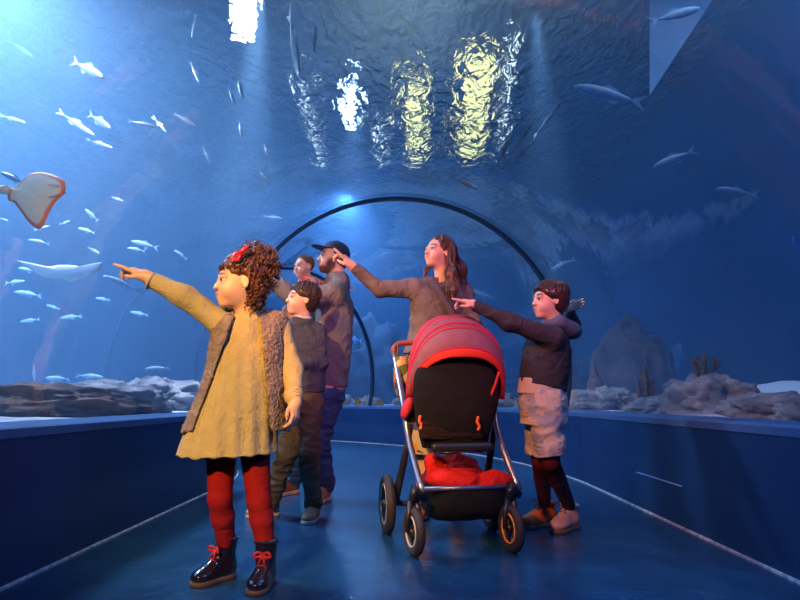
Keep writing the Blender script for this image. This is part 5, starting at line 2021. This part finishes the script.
def rock(name, c, r, m, label, cat='rock', group=None, seed=0, sub=5, amp=0.45, freq=2.2, rot=0.0, floor_z=0.56):
    bm = bmesh.new()
    bmesh.ops.create_icosphere(bm, subdivisions=sub, radius=1)
    off = Vector((seed * 7.3, seed * 3.1, seed * 1.7))
    rm = Matrix.Rotation(rot, 3, 'Z')
    mr = min(r)
    for v in bm.verts:
        n = v.co.normalized()
        p = n * freq + off
        d = (mnoise.fractal(p, 1.0, 2.1, 5) * 0.5 + (0.5 - abs(mnoise.noise(p * 1.7))) * 0.45 + (0.5 - abs(mnoise.noise(p * 5.0))) * 0.16 + (0.5 - abs(mnoise.noise(p * 12.0))) * 0.06)
        q = n * (0.82 + amp * d)
        q = Vector((q.x * r[0], q.y * r[1], q.z * r[2]))
        v.co = rm @ q
        if c[2] + v.co.z < floor_z - 0.02:
            v.co.z = floor_z - 0.02 - c[2]
    vs = [Vector(v.co) for v in bm.verts]
    bm.verts.index_update()
    fs = [[v.index for v in f.verts] for f in bm.faces]
    bm.free()
    o = mesh_obj(name, vs, fs, m, None)
    o.location = c
    tag(o, label, cat, group)
    return o


def at(px, x, z):
    """spot beside the tunnel seen at column px, distance x from its axis"""
    y = abs(x) * FPX * 0.985 / abs(px - 407)
    return Vector((x, y, z))


# left bank
rock('rock', at(40, -2.25, 0.62), (0.75, 0.42, 0.17), M_rockred, 'long low dark rock with reddish growth at the far left of the tank', seed=1, rot=R(60))
rock('rock', at(112, -2.20, 0.64), (0.55, 0.40, 0.20), M_rock, 'grey banded rock on the left bank, between the reddish rock and the pointing sleeve', seed=2, rot=R(70))
rock('rock', at(165, -2.25, 0.66), (0.62, 0.42, 0.24), M_rock, 'grey ridged rock on the left bank beside the fleece waistcoat', seed=3, rot=R(80))
rock('rock', at(205, -2.4, 0.62), (0.6, 0.4, 0.2), M_rock, 'grey rock on the left bank behind the mustard dress', seed=14)
# right bank
rock('rock', at(602, 1.98, 0.64), (0.30, 0.50, 0.17), M_rock, 'small grey rock on the right bank below the spired coral', seed=5, freq=3)
rock('rock', at(695, 2.15, 0.64), (0.34, 0.50, 0.225), M_rock, 'tall grey rock mound on the right bank under the branching sponge', seed=6, freq=3)
rock('rock', at(650, 1.98, 0.60), (0.24, 0.45, 0.12), M_rock, 'low grey rock on the right bank under the column sponge', seed=7, freq=3)
rock('rock', at(765, 2.1, 0.60), (0.30, 0.45, 0.125), M_rock, 'low grey rock at the right end of the bank before the white sand', seed=8, freq=3)
rock('rock', at(815, 2.05, 0.60), (0.26, 0.3, 0.12), M_rock, 'grey rock at the right edge of the picture', seed=9, freq=3)
# bank past the first rib, all alike
for k, (s_, u, rr) in enumerate(((5.6, 1.95, 0.16), (6.2, 1.9, 0.13), (6.9, 2.0, 0.19), (7.5, 1.95, 0.12), (8.2, 2.0, 0.18), (8.9, 2.0, 0.14), (9.5, 2.1, 0.20), (10.2, 2.0, 0.15))):
    p = path(s_, u, 0.60)
    rock('rock', p, (rr * 2.0, rr * 1.6, rr * 1.15), M_rock, 'grey rock on the bank beyond the dark rib of the tunnel', group='rocks on the bank beyond the rib', seed=20 + k, sub=4, freq=2.6)
# reef further out
p = W(632, 372, 7.0)
rock('rock', (p.x, 7.0, 0.75), (0.55, 0.6, 1.02), M_mound, 'tall brown rock pinnacle out in the water behind the right bank', seed=37, amp=0.30, freq=1.6)
p = W(590, 380, 9.0)
rock('rock', (p.x, 9.0, 0.6), (0.9, 0.7, 0.7), M_reef, 'broad dark reef block left of the brown pinnacle', seed=32)
p = W(372, 370, 12.5)
rock('rock', (p.x, 12.5, 0.7), (1.3, 0.9, 1.75), M_reef, 'large dark reef mass seen under the far end of the tunnel arch', seed=33, amp=0.5)
p = W(480, 380, 12.0)
rock('rock', (p.x, 12.0, 0.6), (1.2, 0.8, 0.9), M_reef, 'low dark reef behind the pushchair hood', seed=34, amp=0.5)
rock('sand_mound', (3.2, 4.7, 0.60), (0.65, 0.9, 0.27), M_white, 'low mound of white sand behind the right bank', cat='sand', seed=35, amp=0.12, sub=4)


def ground(x, y):
    """height of the uppermost bank surface below a point"""
    dg = bpy.context.evaluated_depsgraph_get()
    hit, loc, *_ = SC.ray_cast(dg, Vector((x, y, 2.2)), Vector((0, 0, -1)))
    return loc.z if hit else 0.58


bpy.context.view_layer.update()


def columns(name, base, cols, m, label, cat):
    f = Field()
    for (dx, dy, hgt, r, lean) in cols:
        b = Vector(base) + Vector((dx, dy, -0.03))
        t = b + Vector((lean, 0, hgt + 0.03))
        f.cone(b, t, r * 0.85, r, k=0.012)
        f.cone(t + Vector((0, 0, -0.015)), t + Vector((0, 0, 0.03)), r * 0.45, r * 0.55, k=0.004, op='s')
    o = f.mesh(name, 0.0045, m, None, disp=fold_disp(0.004, 40, fine=0.003, fscale=90))
    o.data.transform(Matrix.Translation(-Vector(base)))
    o.location = base
    tag(o, label, cat)
    return o


p = at(637, 1.98, 0); p.z = ground(p.x, p.y) - 0.01
columns('column_sponge', p, [(-0.045, 0, 0.16, 0.017, -0.01), (-0.02, 0.01, 0.235, 0.018, 0), (0.008, -0.01, 0.25, 0.018, 0), (0.03, 0.01, 0.215, 0.016, 0.0), (0.055, 0, 0.18, 0.017, 0.012)], M_coral,
        'olive brown column sponge like a small cactus standing on the right bank', 'sponge')
p = at(696, 2.12, 0); p.z = ground(p.x, p.y) - 0.01
columns('branching_sponge', p, [(-0.03, 0, 0.10, 0.017, -0.05), (-0.02, 0.02, 0.13, 0.018, -0.015), (0, 0, 0.15, 0.018, 0.012), (0.02, -0.01, 0.13, 0.017, 0.055), (0.03, 0.01, 0.10, 0.015, 0.085), (-0.01, -0.02, 0.09, 0.02, -0.01)], M_coral,
        'olive brown branching sponge on top of the tall grey rock mound', 'sponge')
p = at(590, 1.95, 0); p.z = ground(p.x, p.y) - 0.01
f = Field()
for z0, z1, r0, r1 in ((0, 0.10, 0.105, 0.075), (0.09, 0.17, 0.070, 0.048), (0.16, 0.23, 0.040, 0.026), (0.22, 0.34, 0.013, 0.006)):
    f.cone(p + Vector((0, 0, z0)), p + Vector((0, 0, z1)), r0, r1, k=0.008)
o = f.mesh('spired_coral', 0.005, M_mound, None, disp=fold_disp(0.007, 40, fine=0.003, fscale=90))
tag(o, 'grey coral shaped like a spired tower at the foot of the dark rib', 'coral')
for k, (s_, u, hh) in enumerate(((8.95, 1.75, 0.12), (9.2, 1.8, 0.15), (8.55, 1.72, 0.10), (9.55, 1.85, 0.14), (8.2, 1.74, 0.12))):
    p = path(s_, u, 0)
    p.z = ground(p.x, p.y) - 0.01
    f = Field()
    f.cone(p, p + Vector((0.01, 0, hh)), 0.028, 0.034, k=0.01)
    f.cone(p + Vector((0.04, 0, 0)), p + Vector((0.055, 0, hh * 0.7)), 0.022, 0.028, k=0.01)
    o = f.mesh('ochre_sponge', 0.007, M_ycoral, None, disp=fold_disp(0.006, 30))
    tag(o, 'small ochre sponge on the bank below the second dark rib', 'sponge', 'ochre sponges on the far bank')
# thin blue stalks beside the handle
wb = MB()
p0 = W(386, 403, 7.9)
p0 = path(8.05, 1.78, 0.58)
rnd = random.Random(3)
for dx, hh in ((0, 0.75), (0.06, 0.42), (0.12, 0.55), (-0.04, 0.3)):
    pts = smooth_curve([p0 + Vector((dx + rnd.uniform(-.02, .02) * k, 0, hh * k / 4)) for k in range(5)], 3)
    wb.tube(pts, [0.014 * (1 - 0.5 * i / (len(pts) - 1)) for i in range(len(pts))], 6)
tag(wb.build('blue_stalk', mat('bright blue stalk', (0.02, 0.22, 0.80), 0.5)), 'thin bright blue stalks standing on the far bank beside the pushchair handle', 'coral')


# ---------------------------------------------------------------- fish
def fish_proto(name, slim, m, tail=0.22):
    """unit length, head at +x"""
    b = MB()
    n, N = 12, 14
    v, f = [], []
    for i in range(N + 1):
        t = i / N
        w = slim * (math.sin(math.pi * min(1, t * 0.93 + 0.03)) ** 0.75) * (1 - 0.45 * t) * 1.15
        x = 0.5 - t * 0.84
        w = max(w, slim * 0.10)
        if i == 0: w = slim * 0.12
        for k in range(n):
            a = 2 * math.pi * k / n
            v.append((x, math.cos(a) * w * 0.5, math.sin(a) * w))
    for i in range(N):
        for k in range(n):
            k2 = (k + 1) % n
            f.append((i * n + k, i * n + k2, (i + 1) * n + k2, (i + 1) * n + k))
    f.append(tuple(range(n))[::-1])
    f.append(tuple(N * n + k for k in range(n)))
    b.add(v, f)
    root = b.build(name, m)
    t_ = MB()

    def fin(pts, th):
        nn = len(pts)
        vv = [(x, th, z) for x, z in pts] + [(x, -th, z) for x, z in pts]
        ff = [tuple(range(nn)), tuple(range(nn, 2 * nn))[::-1]] + [(i, (i + 1) % nn, nn + (i + 1) % nn, nn + i) for i in range(nn)]
        return vv, ff
    th = slim * 0.05
    t_.add(*fin([(-0.32, 0), (-0.40, slim * 0.5), (-0.54, slim * 1.15), (-0.46, slim * 0.25), (-0.44, 0)], th))
    t_.add(*fin([(-0.32, 0), (-0.44, 0), (-0.46, -slim * 0.25), (-0.54, -slim * 1.15), (-0.40, -slim * 0.5)], th))
    tf = t_.build('tail_fin', m, root, False)
    d_ = MB()
    d_.add(*fin([(0.12, slim * 0.85), (0.02, slim * 1.45), (-0.12, slim * 0.95), (-0.16, slim * 0.6)], th))
    df = d_.build('dorsal_fin', m, root, False)
    a_ = MB()
    a_.add(*fin([(0.0, -slim * 0.85), (-0.10, -slim * 1.3), (-0.20, -slim * 0.6)], th))
    a_.build('belly_fin', m, root, False)
    return root


def copy_thing(o):
    c = o.copy()
    COL.objects.link(c)
    for ch in o.children:
        k = ch.copy()
        COL.objects.link(k)
        k.parent = c
        for g in ch.children:
            q = g.copy()
            COL.objects.link(q)
            q.parent = k
    return c


protos = {'silver': fish_proto('fish', 0.085, M_silver), 'pale': fish_proto('fish', 0.105, M_pale), 'thin': fish_proto('fish', 0.065, M_silver), 'blue': fish_proto('fish', 0.17, M_bluef)}
used = set()


def fish(kind, head, tail_, y, label, group=None, roll=0.0, dy=0.0, name=None):
    o = protos[kind] if kind not in used else copy_thing(protos[kind])
    used.add(kind)
    a, b = W(*head, y - dy), W(*tail_, y + dy)
    d = a - b
    L = d.length
    o.location = (a + b) / 2
    x = d.normalized()
    side = x.cross(Vector((0, 0, 1)))
    if side.length < 0.2: side = Vector((0, 1, 0))
    side = -side.normalized()
    up = x.cross(side)
    o.rotation_euler = (Matrix((x, side, up)).transposed() @ Matrix.Rotation(roll, 3, 'X')).to_euler()
    o.scale = (L, L, L)
    if 'group' in o: del o['group']
    tag(o, label, 'fish', group)
    return o


fish('silver', (104, 78), (73, 61), 4.6, 'silver fish heading down right, highest of the fish at the upper left', dy=0.1)
fish('silver', (157, 127), (128, 121), 4.8, 'silver fish swimming level, left of the steeper silver fish above the ray')
fish('silver', (196, 127), (174, 113), 4.9, 'silver fish swimming steeply down right, rightmost of the upper left shoal')
fish('silver', (111, 129), (89, 114), 5.0, 'silver fish heading down right just above the long thin fish', dy=0.1)
for i, (hd, tl, y) in enumerate((((95, 136), (58, 111), 5.6), ((26, 123), (0, 115), 5.2), ((113, 148), (86, 139), 5.8), ((167, 133), (153, 117), 6.0), ((33, 57), (8, 40), 6.3))):
    fish('thin', hd, tl, y, 'thin faint silver fish in the hazy water at the upper left', 'thin faint fish at the upper left')
for hd, tl, y in (((235, 105), (228, 87), 4.7), ((243, 99), (237, 77), 4.8), ((242, 138), (239, 120), 5.0), ((268, 157), (264, 143), 5.2)):
    fish('silver', hd, tl, y, 'small dark silver fish diving beneath the large white lamp', 'small fish beneath the large white lamp')
fish('thin', (299, 78), (289, 12), 5.0, 'long thin fish standing nearly upright between the two white lamps', dy=0.2)
fish('thin', (313, 54), (316, 26), 4.9, 'short thin fish upright beside the long thin one between the lamps')
fish('thin', (200, 84), (190, 62), 5.2, 'thin fish left of the large white lamp')
fish('thin', (192, 38), (196, 14), 5.2, 'thin fish at the top edge left of the large white lamp')
fish('silver', (270, 185), (259, 171), 5.0, 'small silver fish just above the curly hair, left of the arch top')
fish('thin', (211, 165), (202, 146), 5.2, 'thin silver fish above the pointing arm, below the upper left shoal')
fish('pale', (283, 219), (264, 216), 5.6, 'small pale fish beside the left shoulder of the arch')
# group of slim fish right of the yellow strips
fish('thin', (562, 101), (533, 138), 4.0, 'bright slim fish, highest of the slanted group right of the yellow strips', dy=0.1)
fish('thin', (534, 120), (514, 149), 4.1, 'slim fish in the middle of the slanted group right of the yellow strips')
fish('thin', (534, 140), (510, 166), 4.3, 'slim bright fish, lowest of the slanted group right of the yellow strips')
fish('thin', (512, 133), (494, 172), 4.4, 'slim fish, leftmost of the slanted group right of the yellow strips')
fish('silver', (478, 189), (450, 176), 4.8, 'silver fish over the top of the dark arch')
# large pale fish at the right
fish('pale', (574, 86), (643, 103), 3.6, 'largest pale blue fish, high in the dark water on the right')
fish('pale', (653, 168), (695, 150), 3.7, 'pale blue fish tilted upward to its tail, middle of the dark water on the right')
fish('pale', (716, 189), (758, 195), 3.6, 'pale blue fish swimming level, right of the tilted pale one')
fish('pale', (700, 8), (650, 22), 3.8, 'pale fish shape standing for a reflection at the top edge of the dark water on the right')  # fish shape put in place of a pale reflection
fish('pale', (551, 270), (575, 259), 6.0, 'pale fish just outside the right side of the dark arch')
fish('blue', (793, 236), (799, 250), 3.4, 'small bright blue fish at the right edge of the picture')
fish('pale', (471, 290), (494, 298), 9.0, 'hazy pale fish between the long haired person and the bowl haircut')
fish('pale', (357, 253), (350, 256), 8.0, 'tiny pale fish inside the dark arch above the navy cap')
fish('blue', (345, 338), (362, 341), 8.5, 'bright blue fish just behind the grey top under the second rib')
fish('pale', (388, 252), (379, 256), 9.0, 'tiny pale fish inside the arch above the pointing sleeve')
# small shoal in the blue water at the left
small = [((85, 209), (98, 221), 5), ((28, 240), (50, 244), 4.6), ((50, 226), (34, 230), 5.2), ((18, 268), (38, 272), 5.2), ((14, 292), (42, 296), 5.0), ((78, 228), (95, 233), 5.5), ((70, 221), (60, 224), 5.6),
         ((131, 241), (158, 248), 5.2), ((127, 248), (145, 251), 5.2), ((174, 250), (187, 259), 5.2), ((100, 254), (88, 247), 5.6), ((25, 281), (5, 283), 5.8), ((123, 201), (112, 197), 5.6),
         ((8, 221), (0, 218), 5.0), ((60, 318), (82, 316), 6.5), ((20, 322), (40, 319), 6.6), ((130, 312), (148, 315), 7.0), ((170, 300), (185, 304), 7.0), ((95, 298), (110, 300), 6.8), ((46, 305), (60, 309), 6.8)]
for hd, tl, y in small:
    fish('pale', hd, tl, y, 'small pale fish of the scattered shoal in the blue water on the left', 'scattered shoal of small pale fish on the left')
fish('pale', (103, 276), (142, 292), 4.8, 'long pale fish slanting below the pointing finger', dy=0.1)
fish('pale', (145, 369), (170, 368), 4.6, 'pale fish with pointed fins low over the left rocks beside the waistcoat')
fish('pale', (104, 378), (76, 375), 4.7, 'pale fish hovering over the banded rock on the left bank')
fish('pale', (45, 378), (70, 379), 4.7, 'pale fish hovering over the reddish rock on the left bank')
fish('pale', (35, 381), (34, 365), 4.4, 'short pale fish standing upright over the reddish rock')
fish('silver', (0, 172), (28, 185), 3.7, 'white fish half hidden behind the ray at the left edge')


# ---------------------------------------------------------------- the ray
def flat_body(name, outline, y, centre, thick, cols, tilt=0.0, label=None, cat=None, rim=0.80):
    """body with a real thickness whose outline runs through the given pixels at distance y"""
    C0 = W(*centre, y)
    pts = [W(px, py, y) for px, py in outline]
    pts = smooth_curve(pts + [pts[0]], 5)[:-1]
    n = len(pts)
    rings = [0.0, 0.2, 0.4, 0.6, 0.72, 0.82, 0.9, 0.96, 1.0]
    v, col = [], []
    nrm = (pts[0] - C0).cross(pts[n // 3] - C0).normalized()
    if nrm.y > 0: nrm = -nrm
    ex = (pts[0] - C0).normalized()
    for sgn in (1, -1):
        for t in rings:
            for p in pts:
                d = p - C0
                h = thick * math.sqrt(max(0, 1 - t ** 2.2)) * (1.0 if sgn < 0 else 0.45)
                q = C0 + d * t + nrm * sgn * h
                q = q + Vector((0, 1, 0)) * tilt * (d * t).x + Vector((0, 1, 0)) * 0.12 * ((d * t).z ** 2) * 6
                v.append(q)
                k = t > rim + 0.05 * mnoise.noise(d * 9)
                col.append(cols[1] if (sgn < 0 or k) else cols[0])
    f = []
    R_ = len(rings)
    for s_ in (0, 1):
        b = s_ * R_ * n
        for i in range(R_ - 1):
            for k in range(n):
                k2 = (k + 1) % n
                f.append((b + i * n + k, b + i * n + k2, b + (i + 1) * n + k2, b + (i + 1) * n + k))
    me_v = v
    o = mesh_obj(name, me_v, f, mat(name + ' skin', (1, 1, 1), 0.5, attr='Col', bump=0.15, bscale=40))
    at_ = o.data.color_attributes.new('Col', 'FLOAT_COLOR', 'POINT')
    for i, c in enumerate(col):
        at_.data[i].color = (*c, 1)
    bm = bmesh.new(); bm.from_mesh(o.data)
    bmesh.ops.remove_doubles(bm, verts=bm.verts, dist=0.0004)
    bmesh.ops.recalc_face_normals(bm, faces=bm.faces)
    bm.to_mesh(o.data); bm.free()
    tag(o, label, cat)
    return o


ray_o = flat_body('ray', [(71, 187), (65, 181), (50, 174), (35, 171), (24, 173), (15, 181), (8, 185), (2, 186), (2, 197), (9, 200), (16, 208), (26, 221), (36, 228), (43, 225), (50, 214), (60, 203), (70, 196)], 2.7, (36, 195), 0.03,
                  ((0.66, 0.56, 0.40), (0.60, 0.13, 0.02)), tilt=-0.25, label='ray with a pale underside and orange rim gliding at the left edge', cat='ray', rim=0.86)
tl = MB()
tl.tube(smooth_curve([W(6, 190, 2.72), W(-10, 188, 2.8), W(-40, 180, 2.9)], 5), [0.022] * 5 + [0.014] * 5 + [0.006], 8)
tl.build('tail', mat('ray tail', (0.40, 0.34, 0.28), 0.5), ray_o)
gm = MB()
for i in range(5):
    for sg in (-1, 1):
        q = W(58 - i * 2.2, 192 + sg * (4.5 + i * 0.4), 2.655)
        gm.tube([q, q + Vector((0.004, 0, 0.012))], 0.0018, 5)
gm.tube(smooth_curve([W(66, 188, 2.65), W(64, 191, 2.645), W(66, 194, 2.65)], 3), 0.0025, 6)
gm.build('gill_slit', mat('dark slit', (0.08, 0.05, 0.04), 0.6), ray_o)
flat_body('guitarfish', [(22, 262), (38, 265), (50, 267), (60, 265), (74, 265), (82, 268), (88, 265), (92, 262), (98, 261), (96, 268), (90, 273), (80, 276), (70, 281), (62, 279), (46, 278), (34, 271)], 4.4, (62, 271), 0.035,
          ((0.62, 0.68, 0.72), (0.50, 0.54, 0.50)), tilt=0.2, label='pale flat guitarfish gliding left beneath the orange rimmed ray', cat='fish', rim=0.9)
# pale hanging screen added in place of a surface reflection, upper tank corner
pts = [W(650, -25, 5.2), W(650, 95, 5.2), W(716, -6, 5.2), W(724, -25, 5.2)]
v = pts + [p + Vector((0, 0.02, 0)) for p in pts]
o = mesh_obj('reflection_panel', v, [(0, 1, 2, 3), (7, 6, 5, 4), (0, 4, 5, 1), (1, 5, 6, 2), (2, 6, 7, 3), (3, 7, 4, 0)], mat('pale screen', (0.16, 0.30, 0.46), 0.6, col2=(0.22, 0.36, 0.5), scale=4), None, False)
tag(o, 'pale triangular screen standing for a surface reflection in the upper right of the tank', 'panel')
